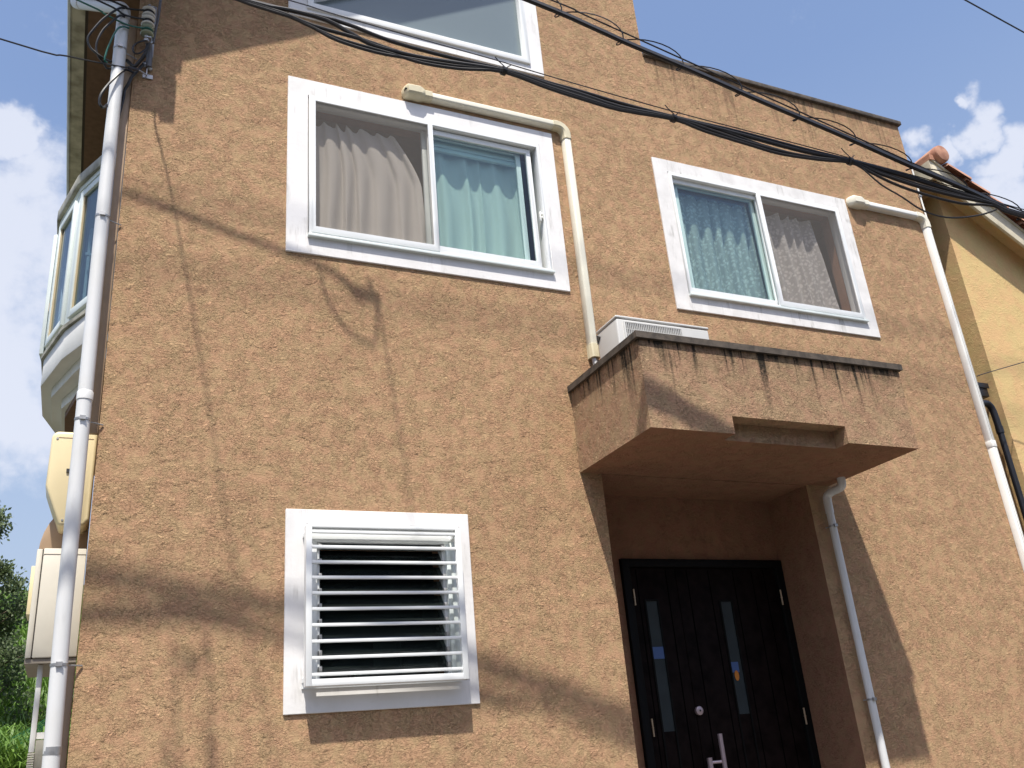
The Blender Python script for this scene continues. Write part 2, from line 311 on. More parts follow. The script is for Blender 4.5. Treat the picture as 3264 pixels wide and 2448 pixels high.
# ---------------------------------------------------------------- mesh helpers
ROOT = {}
def tag(o, label=None, cat=None, group=None, kind=None):
    if label: o['label'] = label
    if cat: o['category'] = cat
    if group: o['group'] = group
    if kind: o['kind'] = kind
    return o
def thing(name, label, cat, loc=(0, 0, 0), group=None):
    o = bpy.data.objects.new(name, None); COL.objects.link(o); o.location = loc
    o.empty_display_size = 0.1
    ROOT[o] = Vector(loc)
    return tag(o, label, cat, group)
class MB:
    """collects polygons in world coordinates; out() links them as one object"""
    def __init__(s): s.v = []; s.f = []; s.mi = []; s.cur = 0
    def add(s, vs, fs):
        k = len(s.v); s.v += [Vector(v) for v in vs]
        for f in fs: s.f.append([i+k for i in f]); s.mi.append(s.cur)
        return s
    def box(s, x0, x1, y0, y1, z0, z1):
        v = [(x, y, z) for x in (x0, x1) for y in (y0, y1) for z in (z0, z1)]
        return s.add(v, [(0, 1, 3, 2), (4, 6, 7, 5), (0, 4, 5, 1), (2, 3, 7, 6), (0, 2, 6, 4), (1, 5, 7, 3)])
    def quad(s, *p): return s.add(p, [tuple(range(len(p)))])
    def prism(s, pts, y0, y1):                          # polygon in (x, z) pushed along y
        n = len(pts); v = [(x, y0, z) for x, z in pts]+[(x, y1, z) for x, z in pts]
        return s.add(v, [tuple(range(n)), tuple(range(2*n-1, n-1, -1))]+[(i, i+n, (i+1) % n+n, (i+1) % n) for i in range(n)])
    def prism_z(s, pts, z0, z1):                        # polygon in (x, y) pushed along z
        n = len(pts); v = [(x, y, z0) for x, y in pts]+[(x, y, z1) for x, y in pts]
        return s.add(v, [tuple(range(n-1, -1, -1)), tuple(range(n, 2*n))]+[(i, (i+1) % n, (i+1) % n+n, i+n) for i in range(n)])
    def prism_x(s, pts, x0, x1):                        # polygon in (y, z) pushed along x
        n = len(pts); v = [(x0, y, z) for y, z in pts]+[(x1, y, z) for y, z in pts]
        return s.add(v, [tuple(range(n-1, -1, -1)), tuple(range(n, 2*n))]+[(i, (i+1) % n, (i+1) % n+n, i+n) for i in range(n)])
    def ring(s, outer, inner, y0, y1):                  # frame between two polygons with the same corner count
        n = len(outer); v = [(x, y, z) for y in (y0, y1) for pl in (outer, inner) for x, z in pl]
        fs = []
        for i in range(n):
            j = (i+1) % n; o0, i0, o1, i1 = i, n+i, 2*n+i, 3*n+i; p0, q0, p1, q1 = j, n+j, 2*n+j, 3*n+j
            fs += [(o0, p0, q0, i0), (o1, i1, q1, p1), (o0, o1, p1, p0), (i0, q0, q1, i1)]
        return s.add(v, fs)
    def tube(s, path, r, n=8, caps=True, flat=None):
        P = [Vector(p) for p in path]; rad = r if isinstance(r, (list, tuple)) else [r]*len(P)
        rings = []; t = (P[1]-P[0]).normalized(); nn = t.orthogonal().normalized(); k = len(s.v)
        for i, p in enumerate(P):
            t2 = (P[min(i+1, len(P)-1)]-P[max(i-1, 0)]).normalized()
            q = t.rotation_difference(t2); nn = (q @ nn).normalized(); t = t2; bb = t.cross(nn)
            for a in range(n):
                th = 2*math.pi*a/n; s.v.append(p+rad[i]*(math.cos(th)*nn+math.sin(th)*bb))
        for i in range(len(P)-1):
            for a in range(n):
                c = (a+1) % n
                s.f.append([k+i*n+a, k+i*n+c, k+(i+1)*n+c, k+(i+1)*n+a]); s.mi.append(s.cur)
        if caps:
            s.f.append([k+a for a in range(n-1, -1, -1)]); s.mi.append(s.cur)
            s.f.append([k+(len(P)-1)*n+a for a in range(n)]); s.mi.append(s.cur)
        return s
    def lathe(s, base, axis, prof, n=20):               # prof = [(distance along axis, radius)]
        A = Vector(axis).normalized(); B = Vector(base)
        u = A.orthogonal().normalized(); w = A.cross(u); k = len(s.v)
        for d, r in prof:
            for a in range(n):
                th = 2*math.pi*a/n; s.v.append(B+A*d+r*(math.cos(th)*u+math.sin(th)*w))
        for i in range(len(prof)-1):
            for a in range(n):
                c = (a+1) % n; s.f.append([k+i*n+a, k+i*n+c, k+(i+1)*n+c, k+(i+1)*n+a]); s.mi.append(s.cur)
        s.f.append([k+a for a in range(n-1, -1, -1)]); s.mi.append(s.cur)
        s.f.append([k+(len(prof)-1)*n+a for a in range(n)]); s.mi.append(s.cur)
        return s
    def out(s, name, mat, parent=None, bevel=0.0, smooth=False, loc=None, seg=2, recalc=True, label=None):
        L = ROOT.get(parent, Vector((0, 0, 0))) if parent else Vector(loc or (0, 0, 0))
        me = bpy.data.meshes.new(name)
        me.from_pydata([tuple(v-L) for v in s.v], [], s.f)
        for m in (mat if isinstance(mat, (list, tuple)) else [mat]): me.materials.append(MATS[m])
        for p, i in zip(me.polygons, s.mi): p.material_index = i
        if recalc or bevel:
            bm = bmesh.new(); bm.from_mesh(me)
            bmesh.ops.recalc_face_normals(bm, faces=bm.faces[:])
            if bevel:
                es = [e for e in bm.edges if len(e.link_faces) == 2 and e.calc_face_angle(0) > 0.6]
                bmesh.ops.bevel(bm, geom=es, offset=bevel, segments=seg, affect='EDGES', profile=0.5, clamp_overlap=True)
            bm.to_mesh(me); bm.free()
        if smooth or bevel:
            me.shade_smooth()
            if hasattr(me, 'set_sharp_from_angle'): me.set_sharp_from_angle(angle=R(35))
        me.update()
        o = bpy.data.objects.new(name, me); COL.objects.link(o)
        if parent: o.parent = parent
        else: o.location = L
        ROOT[o] = L
        if label: o['label'] = label
        return o
def dup(o, off, parent=None, name=None):
    c = o.copy(); COL.objects.link(c); c.location = o.location+Vector(off); c.parent = parent or o.parent
    return c
def smoothpath(P, m=4):                                 # Catmull-Rom through the points
    P = [Vector(p) for p in P]; out = []
    for i in range(len(P)-1):
        a, b, c, d = P[max(i-1, 0)], P[i], P[i+1], P[min(i+2, len(P)-1)]
        for k in range(m):
            t = k/m
            out.append(0.5*((2*b)+(c-a)*t+(2*a-5*b+4*c-d)*t*t+(3*b-a-3*c+d)*t**3))
    out.append(P[-1]); return out
def rect(x0, x1, z0, z1): return [(x0, z0), (x1, z0), (x1, z1), (x0, z1)]

# ---------------------------------------------------------------- courses of the overhead cables, metres in the street's own space
CABLES = {
    'A_mess': [(0.695, -1.371, 5.274), (0.902, -1.383, 5.247), (1.316, -1.414, 5.195), (1.811, -1.46, 5.131), (1.926, -1.472, 5.111), (2.3, -1.515, 5.047), (2.879, -1.592, 4.946), (3.402, -1.674, 4.856), (3.911, -1.763, 4.757), (3.974, -1.775, 4.738), (4.424, -1.864, 4.639), (4.806, -1.946, 4.532), (5.073, -2.007, 4.443)],
    'A1': [(0.51, -1.36, 5.213), (0.935, -1.386, 5.202), (1.23, -1.407, 5.132), (1.569, -1.436, 5.093), (1.851, -1.464, 5.074), (2.102, -1.491, 5.031), (2.295, -1.514, 5.003), (2.532, -1.544, 4.958), (2.854, -1.588, 4.91), (3.272, -1.652, 4.855), (3.65, -1.716, 4.782), (3.964, -1.773, 4.726), (4.291, -1.837, 4.654), (4.672, -1.917, 4.546), (4.925, -1.973, 4.47), (5.061, -2.004, 4.409)],
    'A2': [(0.51, -1.361, 5.207), (0.703, -1.371, 5.207), (0.886, -1.382, 5.191), (1.015, -1.391, 5.133), (1.112, -1.398, 5.088), (1.228, -1.407, 5.068), (1.438, -1.425, 5.057), (1.85, -1.464, 5.066), (2.1, -1.491, 5.018), (2.292, -1.514, 4.982), (2.528, -1.544, 4.929), (2.853, -1.588, 4.902), (3.268, -1.652, 4.837), (3.646, -1.715, 4.764), (3.963, -1.773, 4.721), (4.16, -1.811, 4.676), (4.415, -1.862, 4.609), (4.858, -1.958, 4.477), (5.058, -2.003, 4.399)],
    'A3': [(0.51, -1.361, 5.201), (0.68, -1.37, 5.174), (0.822, -1.378, 5.136), (1.063, -1.395, 5.108), (1.311, -1.414, 5.061), (1.568, -1.436, 5.066), (1.85, -1.464, 5.059), (2.098, -1.491, 5.0), (2.289, -1.514, 4.96), (2.526, -1.543, 4.914), (2.852, -1.588, 4.896), (3.04, -1.616, 4.854), (3.26, -1.65, 4.796), (3.51, -1.692, 4.745), (3.768, -1.737, 4.719), (3.961, -1.773, 4.717), (4.152, -1.809, 4.643), (4.402, -1.86, 4.565), (4.66, -1.914, 4.509), (4.924, -1.973, 4.466), (5.055, -2.003, 4.392)],
    'A4': [(0.51, -1.361, 5.195), (0.688, -1.37, 5.168), (0.846, -1.38, 5.113), (0.982, -1.389, 5.077), (1.227, -1.407, 5.047), (1.394, -1.421, 5.021), (1.565, -1.436, 5.024), (1.653, -1.444, 5.034), (1.849, -1.464, 5.055), (2.097, -1.491, 4.99), (2.288, -1.513, 4.95), (2.525, -1.543, 4.907), (2.851, -1.588, 4.891), (3.037, -1.616, 4.832), (3.319, -1.66, 4.767), (3.506, -1.691, 4.726), (3.766, -1.737, 4.71), (3.96, -1.772, 4.711), (4.062, -1.792, 4.662), (4.204, -1.82, 4.586), (4.39, -1.857, 4.521), (4.647, -1.911, 4.465), (4.866, -1.96, 4.46), (5.053, -2.002, 4.384)],
    'A5': [(0.51, -1.361, 5.19), (0.743, -1.373, 5.156), (0.838, -1.379, 5.114), (0.949, -1.387, 5.067), (1.144, -1.4, 5.038), (1.31, -1.414, 5.037), (1.566, -1.436, 5.042), (1.85, -1.464, 5.063), (2.099, -1.491, 5.009), (2.291, -1.514, 4.97), (2.527, -1.544, 4.924), (2.852, -1.588, 4.899), (3.143, -1.632, 4.853), (3.386, -1.671, 4.779), (3.638, -1.714, 4.73), (3.961, -1.773, 4.714), (4.155, -1.81, 4.655), (4.407, -1.861, 4.58), (4.664, -1.915, 4.52), (4.87, -1.96, 4.47), (5.054, -2.003, 4.389)],
    'A_loop': [(3.961, -1.773, 4.714), (4.026, -1.785, 4.68), (4.131, -1.805, 4.566), (4.245, -1.828, 4.489), (4.356, -1.85, 4.404), (4.48, -1.876, 4.362), (4.616, -1.905, 4.363), (4.762, -1.936, 4.392), (4.879, -1.962, 4.434)],
    'B1': [(1.939, -1.623, 5.467), (2.363, -1.658, 5.347), (2.545, -1.674, 5.288), (2.95, -1.713, 5.169), (3.376, -1.758, 5.028), (3.89, -1.818, 4.862), (4.346, -1.877, 4.697), (4.678, -1.923, 4.583), (4.94, -1.961, 4.472), (5.089, -1.983, 4.413)],
    'B_mess': [(2.083, -1.635, 5.502), (2.278, -1.651, 5.444), (2.64, -1.683, 5.329), (3.135, -1.732, 5.165), (3.9, -1.819, 4.897), (4.342, -1.876, 4.73), (4.817, -1.943, 4.551), (5.102, -1.985, 4.448)],
}
JUMPER_TOP = [(-0.083, -0.1, 6.161), (-0.109, -0.11, 6.148), (-0.151, -0.13, 6.08), (-0.2, -0.14, 5.997), (-0.24, -0.14, 5.912), (-0.27, -0.13, 5.836), (-0.254, -0.12, 5.783), (-0.217, -0.12, 5.745), (-0.174, -0.11, 5.727), (-0.123, -0.03, 5.78), (-0.045, -0.02, 5.825)]
JUMPER_MID = [(-0.078, -0.1, 6.093), (-0.108, -0.11, 6.085), (-0.145, -0.13, 6.011), (-0.19, -0.13, 5.928), (-0.215, -0.13, 5.839), (-0.219, -0.12, 5.776), (-0.199, -0.11, 5.728), (-0.172, -0.08, 5.718), (-0.15, -0.06, 5.697), (-0.123, -0.04, 5.722), (-0.09, -0.02, 5.771)]
JUMPER_GREEN = [(-0.046, -0.1, 6.01), (-0.079, -0.11, 6.004), (-0.109, -0.13, 5.963), (-0.131, -0.13, 5.901), (-0.145, -0.13, 5.838), (-0.159, -0.12, 5.776), (-0.166, -0.11, 5.712), (-0.153, -0.08, 5.724)]
TRUNK = [(-0.045, -0.02, 5.825), (0.001, -0.03, 5.78), (0.031, -0.05, 5.812), (0.053, -0.07, 5.847), (0.063, -0.08, 5.887), (0.07, -0.09, 5.926)]
TAIL_RING = [(0.071, -0.1, 5.95), (0.026, -0.12, 5.909), (-0.008, -0.12, 5.871), (-0.016, -0.12, 5.832), (0.0, -0.12, 5.806), (0.026, -0.12, 5.816), (0.063, -0.1, 5.878)]
LOW_LOOP = [(0.011, -0.03, 5.724), (-0.036, -0.06, 5.717), (-0.066, -0.1, 5.657), (-0.105, -0.12, 5.576), (-0.138, -0.12, 5.511), (-0.165, -0.12, 5.438), (-0.166, -0.11, 5.385), (-0.145, -0.1, 5.368), (-0.112, -0.04, 5.463), (-0.078, -0.03, 5.543)]
LOW_RUN = [(0.064, -0.03, 5.83), (0.011, -0.03, 5.729), (-0.009, -0.03, 5.687), (-0.022, -0.03, 5.635), (-0.04, -0.02, 5.585), (-0.043, -0.02, 5.525), (-0.059, -0.015, 5.382), (-0.065, -0.01, 5.252)]

# ================================================================ SETTING
g = MB(); g.quad((-300, -300, 0), (300, -300, 0), (300, 400, 0), (-300, 400, 0))
tag(g.out('ground', 'soil'), kind='structure')
g = MB(); g.quad((-60, -9, 0.004), (60, -9, 0.004), (60, -1.1, 0.004), (-60, -1.1, 0.004))
tag(g.out('road', 'road_paving'), kind='structure')
g = MB(); g.box(-60, 60, -1.1, -0.95, 0.001, 0.12)
tag(g.out('kerb', 'concrete'), kind='structure')
g = MB(); g.box(-2.2, 9, -0.949, 6, 0.002, 0.10)
tag(g.out('forecourt', 'concrete'), kind='structure')
# hillside behind the house: a bank that climbs away from the yard
def hill_z(x, y):
    t = max(0.0, min(1.0, (y-8.0)/26.0))
    return 0.3+7.5*t*t*(3-2*t)*1.0+0.25*math.sin(x*0.9+y*0.4)*min(1, max(0, (y-8)/3))+(1.2 if y > 8 else 1.2*max(0, (y-6.5)/1.5))
hm = MB(); nx, ny = 50, 44
vs = [(-24+i*1.0, 6.5+j*0.9, hill_z(-24+i*1.0, 6.5+j*0.9) if j else -0.2) for j in range(ny+1) for i in range(nx+1)]
hm.add(vs, [(j*(nx+1)+i, j*(nx+1)+i+1, (j+1)*(nx+1)+i+1, (j+1)*(nx+1)+i) for j in range(ny) for i in range(nx)])
tag(hm.out('hillside', 'soil', smooth=True), kind='structure')
gb = MB()
for i in range(15000):
    y = 8.2+random.random()**1.3*15; x = -y*0.19+random.random()*(y*0.20+0.3)
    z = hill_z(x, y); h = random.uniform(0.35, 0.95)*(1.2 if random.random() < .2 else 1); w = random.uniform(0.008, 0.02)
    a = random.uniform(0, 6.28); lean = random.uniform(0.1, 0.55)*h; ca, sa = math.cos(a), math.sin(a)
    p0 = Vector((x, y, z-0.03)); n_ = Vector((-sa, ca, 0))*w
    p1 = p0+Vector((ca*lean*0.35, sa*lean*0.35, h*0.6)); p2 = p0+Vector((ca*lean, sa*lean, h*0.92)); p3 = p0+Vector((ca*lean*1.7, sa*lean*1.7, h*0.78))
    gb.add([p0-n_, p0+n_, p1+n_*1.1, p1-n_*1.1, p2+n_*0.8, p2-n_*0.8, p3], [(0, 1, 2, 3), (3, 2, 4, 5), (5, 4, 6)])
tag(gb.out('grass', 'grass_blade', recalc=False), 'tall green grass covering the bank behind the left side of the house', kind='stuff')

def tree(x, y, z0, h, spread, seed, label, nleaf, leaf=0.05, crown0=0.28, kind='tree'):
    rnd = random.Random(seed)
    t = thing(kind, label, 'tree', (x, y, z0))
    tb = MB(); clumps = []
    base = Vector((x, y, z0-0.2)); topp = Vector((x+0.2, y, z0+h*0.9))
    tb.tube(smoothpath([base, base.lerp(topp, 0.35)+Vector((0.1, 0, 0)), base.lerp(topp, 0.7)+Vector((-0.08, 0, 0)), topp], 4), [0.12*(1-i/13)+0.015 for i in range(13)], 8)
    for k in range(26):
        f = crown0+(1-crown0)*(k/26)*0.95; o = base.lerp(topp, f); a = rnd.uniform(0, 6.28); ln = spread*(1.1-0.75*f)*rnd.uniform(0.6, 1.15)
        e = o+Vector((math.cos(a)*ln, math.sin(a)*ln, ln*rnd.uniform(0.2, 0.8)))
        tb.tube(smoothpath([o, o.lerp(e, 0.5)+Vector((0, 0, -0.08)), e], 3), [0.03, 0.027, 0.022, 0.018, 0.014, 0.01, 0.006], 5)
        for q in range(3): clumps.append((o.lerp(e, rnd.uniform(0.55, 1.1))+Vector([rnd.gauss(0, .12) for _ in range(3)]), rnd.uniform(0.16, 0.42)*spread/1.6))
    tb.out('trunk', 'bark', t, smooth=True)
    lb = MB()
    for i in range(nleaf):
        c, r_ = rnd.choice(clumps); d = Vector([rnd.gauss(0, 1) for _ in range(3)]); d.normalize()
        p = c+d*r_*(rnd.random()**0.45)*Vector((1, 1, 0.75)).length/1.6
        u = Vector([rnd.gauss(0, 1) for _ in range(3)]).normalized(); u.z -= 0.5; u.normalize(); w = u.orthogonal().normalized()*leaf*0.3; w.rotate(Matrix.Rotation(rnd.uniform(0, 6.28), 3, u))
        s_ = leaf*rnd.uniform(0.6, 1.3)
        lb.add([p, p+u*s_*0.5+w, p+u*s_, p+u*s_*0.5-w], [(0, 1, 2, 3)])
    lb.out('crown', 'tree_leaf', t, recalc=False)
    return t
tree(-2.05, 12.5, hill_z(-2.05, 12.5), 4.6, 1.5, 3, 'tall dark leafed tree whose twigs enter at the left edge behind the grey cabinet', 16000, 0.075)
tree(-1.75, 14.8, hill_z(-1.75, 14.8)-0.3, 2.5, 1.6, 5, 'low dark bushy tree half hidden behind the grey cabinet and the grass', 15000, 0.08, 0.1, 'bushy_tree')
nt_ = MB()
for k in range(7):
    y0 = 8.6+k*0.1; z0 = hill_z(-1.0, y0)+0.55-0.02*k
    nt_.tube(smoothpath([(-1.6, y0, z0-0.35+k*0.05), (-1.0, y0, z0-0.05+k*0.045), (-0.25, y0+0.1, z0+0.35+k*0.05)], 4), 0.006, 4)
tag(nt_.out('garden_net', 'green_net'), 'green garden netting strands sagging over the grass beside the downpipe', 'net')

# ================================================================ THE TAN HOUSE
house = thing('house', 'tan stucco house with white trimmed windows, porch balcony and black front door', 'house', (0, 0, 0))
XR, XS, ZP = 6.93, 3.97, 7.06
def ztop(x): return 6.78+0.577*(x-0.11)+0.04 if x < XS-1e-4 else ZP
def zslope(x, dz): return 6.73+0.577*(x-1.135)+dz
W1 = (1.10, 2.84, 4.75, 5.86); W2 = (4.01, 5.80, 4.742, 5.87); WL = (1.10, 2.0, 2.015, 2.88); PO = (3.04, 4.77, 0.0, 3.27)
holes = [(a, b, (lambda x, c=c: c), (lambda x, d=d: d)) for a, b, c, d in (W1, W2, WL, PO)]
holes.append((1.09, 2.845, lambda x: 6.635, lambda x: zslope(x, 0.045)))
def wall_cols(x0, x1, bottom, top, hs):
    xs = sorted({x0, x1}|{h[0] for h in hs}|{h[1] for h in hs}); xs = [x for x in xs if x0-1e-6 <= x <= x1+1e-6]; out = []
    for a, b in zip(xs, xs[1:]):
        cov = sorted([h for h in hs if h[0] <= a+1e-6 and h[1] >= b-1e-6], key=lambda h: h[2](a))
        lo = bottom
        for h in cov: out.append((a, b, lo, h[2])); lo = h[3]
        out.append((a, b, lo, top))
    return out
def wall_part(name, x0, x1, top, hs, mat, th=0.15):
    m = MB()
    for a, b, lo, hi in wall_cols(x0, x1, lambda x: 0.0, top, hs):
        e = 1e-3
        m.quad((a, 0, lo(a+e)), (b, 0, lo(b-e)), (b, 0, hi(b-e)), (a, 0, hi(a+e)))
        m.quad((a, th, lo(a+e)), (b, th, lo(b-e)), (b, th, hi(b-e)), (a, th, hi(a+e)))
    for h in hs:
        a, b, lo, hi = h
        if hi(a) < 3.3 and a > 3: continue
        m.quad((a, 0, lo(a)), (a, th, lo(a)), (a, th, hi(a)), (a, 0, hi(a))); m.quad((b, 0, lo(b)), (b, th, lo(b)), (b, th, hi(b)), (b, 0, hi(b)))
        m.quad((a, 0, hi(a)), (b, 0, hi(b)), (b, th, hi(b)), (a, th, hi(a))); m.quad((a, 0, lo(a)), (b, 0, lo(b)), (b, th, lo(b)), (a, th, lo(a)))
    return m.out(name, mat, house, recalc=False)
holeL = [h for h in holes if h[1] < 3.5]; holeR = [h for h in holes if h[0] > 3.5 or h[0] == 3.04]
# gable half (with the porch hole split at x = 3.97)
hl = holeL+[(3.04, XS, lambda x: 0.0, lambda x: 3.27)]
hr = [(XS, 4.77, lambda x: 0.0, lambda x: 3.27)]+[h for h in holes if h[0] > 4.0]
wall_part('wall', 0.0, XS, ztop, hl, 'tan_stucco')
wall_part('wall', XS, XR, lambda x: ZP, hr, 'parapet_stucco')
m = MB()                                                # the side and rear walls
m.box(0.0, 0.15, 0.151, 7, 0, 6.74)
m.box(XR-0.15, XR, 0.151, 7, 0, ZP)
m.box(XS-0.15, XS, 0.151, 7, ZP-0.2, 8.95)
m.box(0.151, XR-0.151, 6.85, 7, 0, 6.7)
m.out('side_wall', 'tan_stucco', house, recalc=False)
m = MB(); m.box(XS+0.001, XR-0.151, 0.151, 7, 6.78, 6.9); m.out('flat_roof', 'concrete', house)
m = MB(); m.box(XS+0.002, XR+0.03, -0.03, 0.18, ZP, ZP+0.045); m.box(XR-0.18, XR+0.03, 0.18, 7, ZP, ZP+0.045)
m.out('parapet_cap', 'coping', house, bevel=0.006)
# sloping roof with its boxed eave and verge
m = MB(); m.prism([(-0.325, 6.70), (0.11, 6.70), (0.11, 6.80), (3.99, 9.04), (3.99, 9.22), (-0.325, 6.83)], -0.4, 7.2)
rf = m.out('roof', 'soffit_brown', house)
m = MB(); m.prism([(-0.33, 6.832), (3.995, 9.222), (3.995, 9.26), (-0.33, 6.87)], -0.43, 7.22); m.out('roof_covering', 'roof_metal', rf)
m = MB(); m.box(-0.345, -0.326, -0.4, 7.2, 6.70, 6.83); m.out('vent_strip', 'dark_timber', rf)
m = MB(); m.prism([(-0.455, 6.715), (-0.425, 6.70), (-0.346, 6.70), (-0.346, 6.82), (-0.36, 6.82), (-0.36, 6.73), (-0.43, 6.73), (-0.455, 6.82)], -0.42, 7.2)
gt = m.out('gutter', 'gutter_paint', house)
m = MB(); m.prism([(-0.470, 6.80), (-0.456, 6.705), (-0.440, 6.694), (-0.452, 6.72), (-0.462, 6.815)], -0.42, 7.2); m.out('gutter_lip', 'gutter_pale', gt)
# porch
PB = 0.45
m = MB()
for a, b, lo, hi in wall_cols(3.04, 4.77, lambda x: 0.0, lambda x: 3.27, [(3.365, 4.769, lambda x: 0.42, lambda x: 2.81)]):
    m.quad((a, PB, lo(a)), (b, PB, lo(b)), (b, PB, hi(b)), (a, PB, hi(a)))
m.quad((4.77, 0.0, 0), (4.77, PB+.15, 0), (4.77, PB+.15, 3.27), (4.77, 0.0, 3.27))
m.quad((3.04, 0.0, 0), (3.04, PB, 0), (3.04, PB, 3.27), (3.04, 0.0, 3.27))
m.quad((3.365, PB, 0), (3.365, PB+.15, 0), (3.365, PB+.15, 2.81), (3.365, PB, 2.81)); m.quad((3.365, PB, 2.81), (4.77, PB, 2.81), (4.77, PB+.15, 2.81), (3.365, PB+.15, 2.81))
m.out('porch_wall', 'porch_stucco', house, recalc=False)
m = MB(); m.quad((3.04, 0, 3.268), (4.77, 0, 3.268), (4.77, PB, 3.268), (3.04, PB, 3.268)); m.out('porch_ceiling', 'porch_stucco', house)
m = MB(); m.box(3.041, 4.769, 0.0, PB+.14, 0.1, 0.42); m.box(2.9, 5.0, -0.35, -0.001, 0.1, 0.26); m.out('porch_step', 'concrete', house)
# the porch balcony: box with a slot cut into its lower front edge
BX0, BX1, BY, BZ0, BZ1 = 2.878, 4.985, -0.87, 3.27, 3.835
SX0, SX1, SZ, SY = 3.475, 4.372, 3.384, -0.755
m = MB()
m.quad((BX0, BY, BZ0), (SX0, BY, BZ0), (SX0, BY, SZ), (BX0, BY, SZ)); m.quad((SX1, BY, BZ0), (BX1, BY, BZ0), (BX1, BY, SZ), (SX1, BY, SZ)); m.quad((BX0, BY, SZ), (BX1, BY, SZ), (BX1, BY, BZ1), (BX0, BY, BZ1))
m.quad((BX0, BY, BZ0), (BX0, 0, BZ0), (BX0, 0, BZ1), (BX0, BY, BZ1)); m.quad((BX1, BY, BZ0), (BX1, 0, BZ0), (BX1, 0, BZ1), (BX1, BY, BZ1))
m.quad((SX0, BY, BZ0), (SX0, SY, BZ0), (SX0, SY, SZ), (SX0, BY, SZ)); m.quad((SX1, BY, BZ0), (SX1, SY, BZ0), (SX1, SY, SZ), (SX1, BY, SZ))
m.quad((SX0, SY, BZ0), (SX1, SY, BZ0), (SX1, SY, SZ), (SX0, SY, SZ)); m.quad((SX0, BY, SZ), (SX1, BY, SZ), (SX1, SY, SZ), (SX0, SY, SZ))
T_ = 0.14                                               # inner faces and floor
m.quad((BX0+T_, BY+T_, 3.6), (BX1-T_, BY+T_, 3.6), (BX1-T_, BY+T_, BZ1), (BX0+T_, BY+T_, BZ1)); m.quad((BX0+T_, BY+T_, 3.6), (BX0+T_, 0, 3.6), (BX0+T_, 0, BZ1), (BX0+T_, BY+T_, BZ1)); m.quad((BX1-T_, BY+T_, 3.6), (BX1-T_, 0, 3.6), (BX1-T_, 0, BZ1), (BX1-T_, BY+T_, BZ1))
m.quad((BX0+T_, BY+T_, 3.6), (BX1-T_, BY+T_, 3.6), (BX1-T_, 0, 3.6), (BX0+T_, 0, 3.6))
bal = m.out('balcony', 'balcony_stucco', house, recalc=False)
m = MB(); m.quad((BX0, BY, BZ0), (SX0, BY, BZ0), (SX0, 0, BZ0), (BX0, 0, BZ0)); m.quad((SX1, BY, BZ0), (BX1, BY, BZ0), (BX1, 0, BZ0), (SX1, 0, BZ0)); m.quad((SX0, SY, BZ0), (SX1, SY, BZ0), (SX1, 0, BZ0), (SX0, 0, BZ0))
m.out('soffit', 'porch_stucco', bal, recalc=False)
m = MB(); e = 0.022
m.box(BX0-e, BX0+T_+0.02, BY-e, -0.001, BZ1, BZ1+0.042); m.box(BX1-T_-0.02, BX1+e, BY-e, -0.001, BZ1, BZ1+0.042); m.box(BX0+T_+0.02, BX1-T_-0.02, BY-e, BY+T_+0.02, BZ1, BZ1+0.042)
m.out('balcony_cap', 'coping', bal)

# ---------------------------------------------------------------- windows
def room(x0, x1, z0, z1, d, back, wallmat, floor='room_floor'):
    """the lined opening and the room seen through it"""
    m = MB()
    m.quad((x0, 0.03, z1), (x1, 0.03, z1), (x1, 0.19, z1), (x0, 0.19, z1)); m.quad((x0, 0.03, z0), (x1, 0.03, z0), (x1, 0.19, z0), (x0, 0.19, z0))
    m.quad((x0, 0.03, z0), (x0, 0.19, z0), (x0, 0.19, z1), (x0, 0.03, z1)); m.quad((x1, 0.03, z0), (x1, 0.19, z0), (x1, 0.19, z1), (x1, 0.03, z1))
    m.out('window_lining', 'interior_wood', back, recalc=False)
    m = MB(); X0, X1, Z0, Z1, Y0, Y1 = x0-0.7, x1+0.7, z0-0.8, z1+0.35, 0.19, d
    if x0 < 1.5: X0 = 0.17
    if X1 > XR: X1 = XR-0.17
    if z0 > 6: Z0, Z1 = z0-0.1, z1+0.1
    m.quad((X0, Y1, Z0), (X1, Y1, Z0), (X1, Y1, Z1), (X0, Y1, Z1)); m.quad((X0, Y0, Z0), (X0, Y1, Z0), (X0, Y1, Z1), (X0, Y0, Z1)); m.quad((X1, Y0, Z0), (X1, Y1, Z0), (X1, Y1, Z1), (X1, Y0, Z1))
    m.quad((X0, Y0, Z1), (X1, Y0, Z1), (X1, Y1, Z1), (X0, Y1, Z1)); m.quad((X0, Y0, Z0), (X1, Y0, Z0), (X1, Y1, Z0), (X0, Y1, Z0))
    # front wall of the room around the lining
    m.quad((X0, Y0, Z0), (X1, Y0, Z0), (X1, Y0, z0), (X0, Y0, z0)); m.quad((X0, Y0, z1), (X1, Y0, z1), (X1, Y0, Z1), (X0, Y0, Z1))
    m.quad((X0, Y0, z0), (x0, Y0, z0), (x0, Y0, z1), (X0, Y0, z1)); m.quad((x1, Y0, z0), (X1, Y0, z0), (X1, Y0, z1), (x1, Y0, z1))
    m.out('room', wallmat, back, recalc=False)
def frame(parent, name, x0, x1, z0, z1, y0, y1, wl_, wr_, wb_, wt_, mat, bevel=0.002):
    """a sash or frame: four mitred rails of their own widths"""
    m = MB(); m.ring(rect(x0, x1, z0, z1), rect(x0+wl_, x1-wr_, z0+wb_, z1-wt_), y0, y1)
    return m.out(name, mat, parent, bevel=bevel)
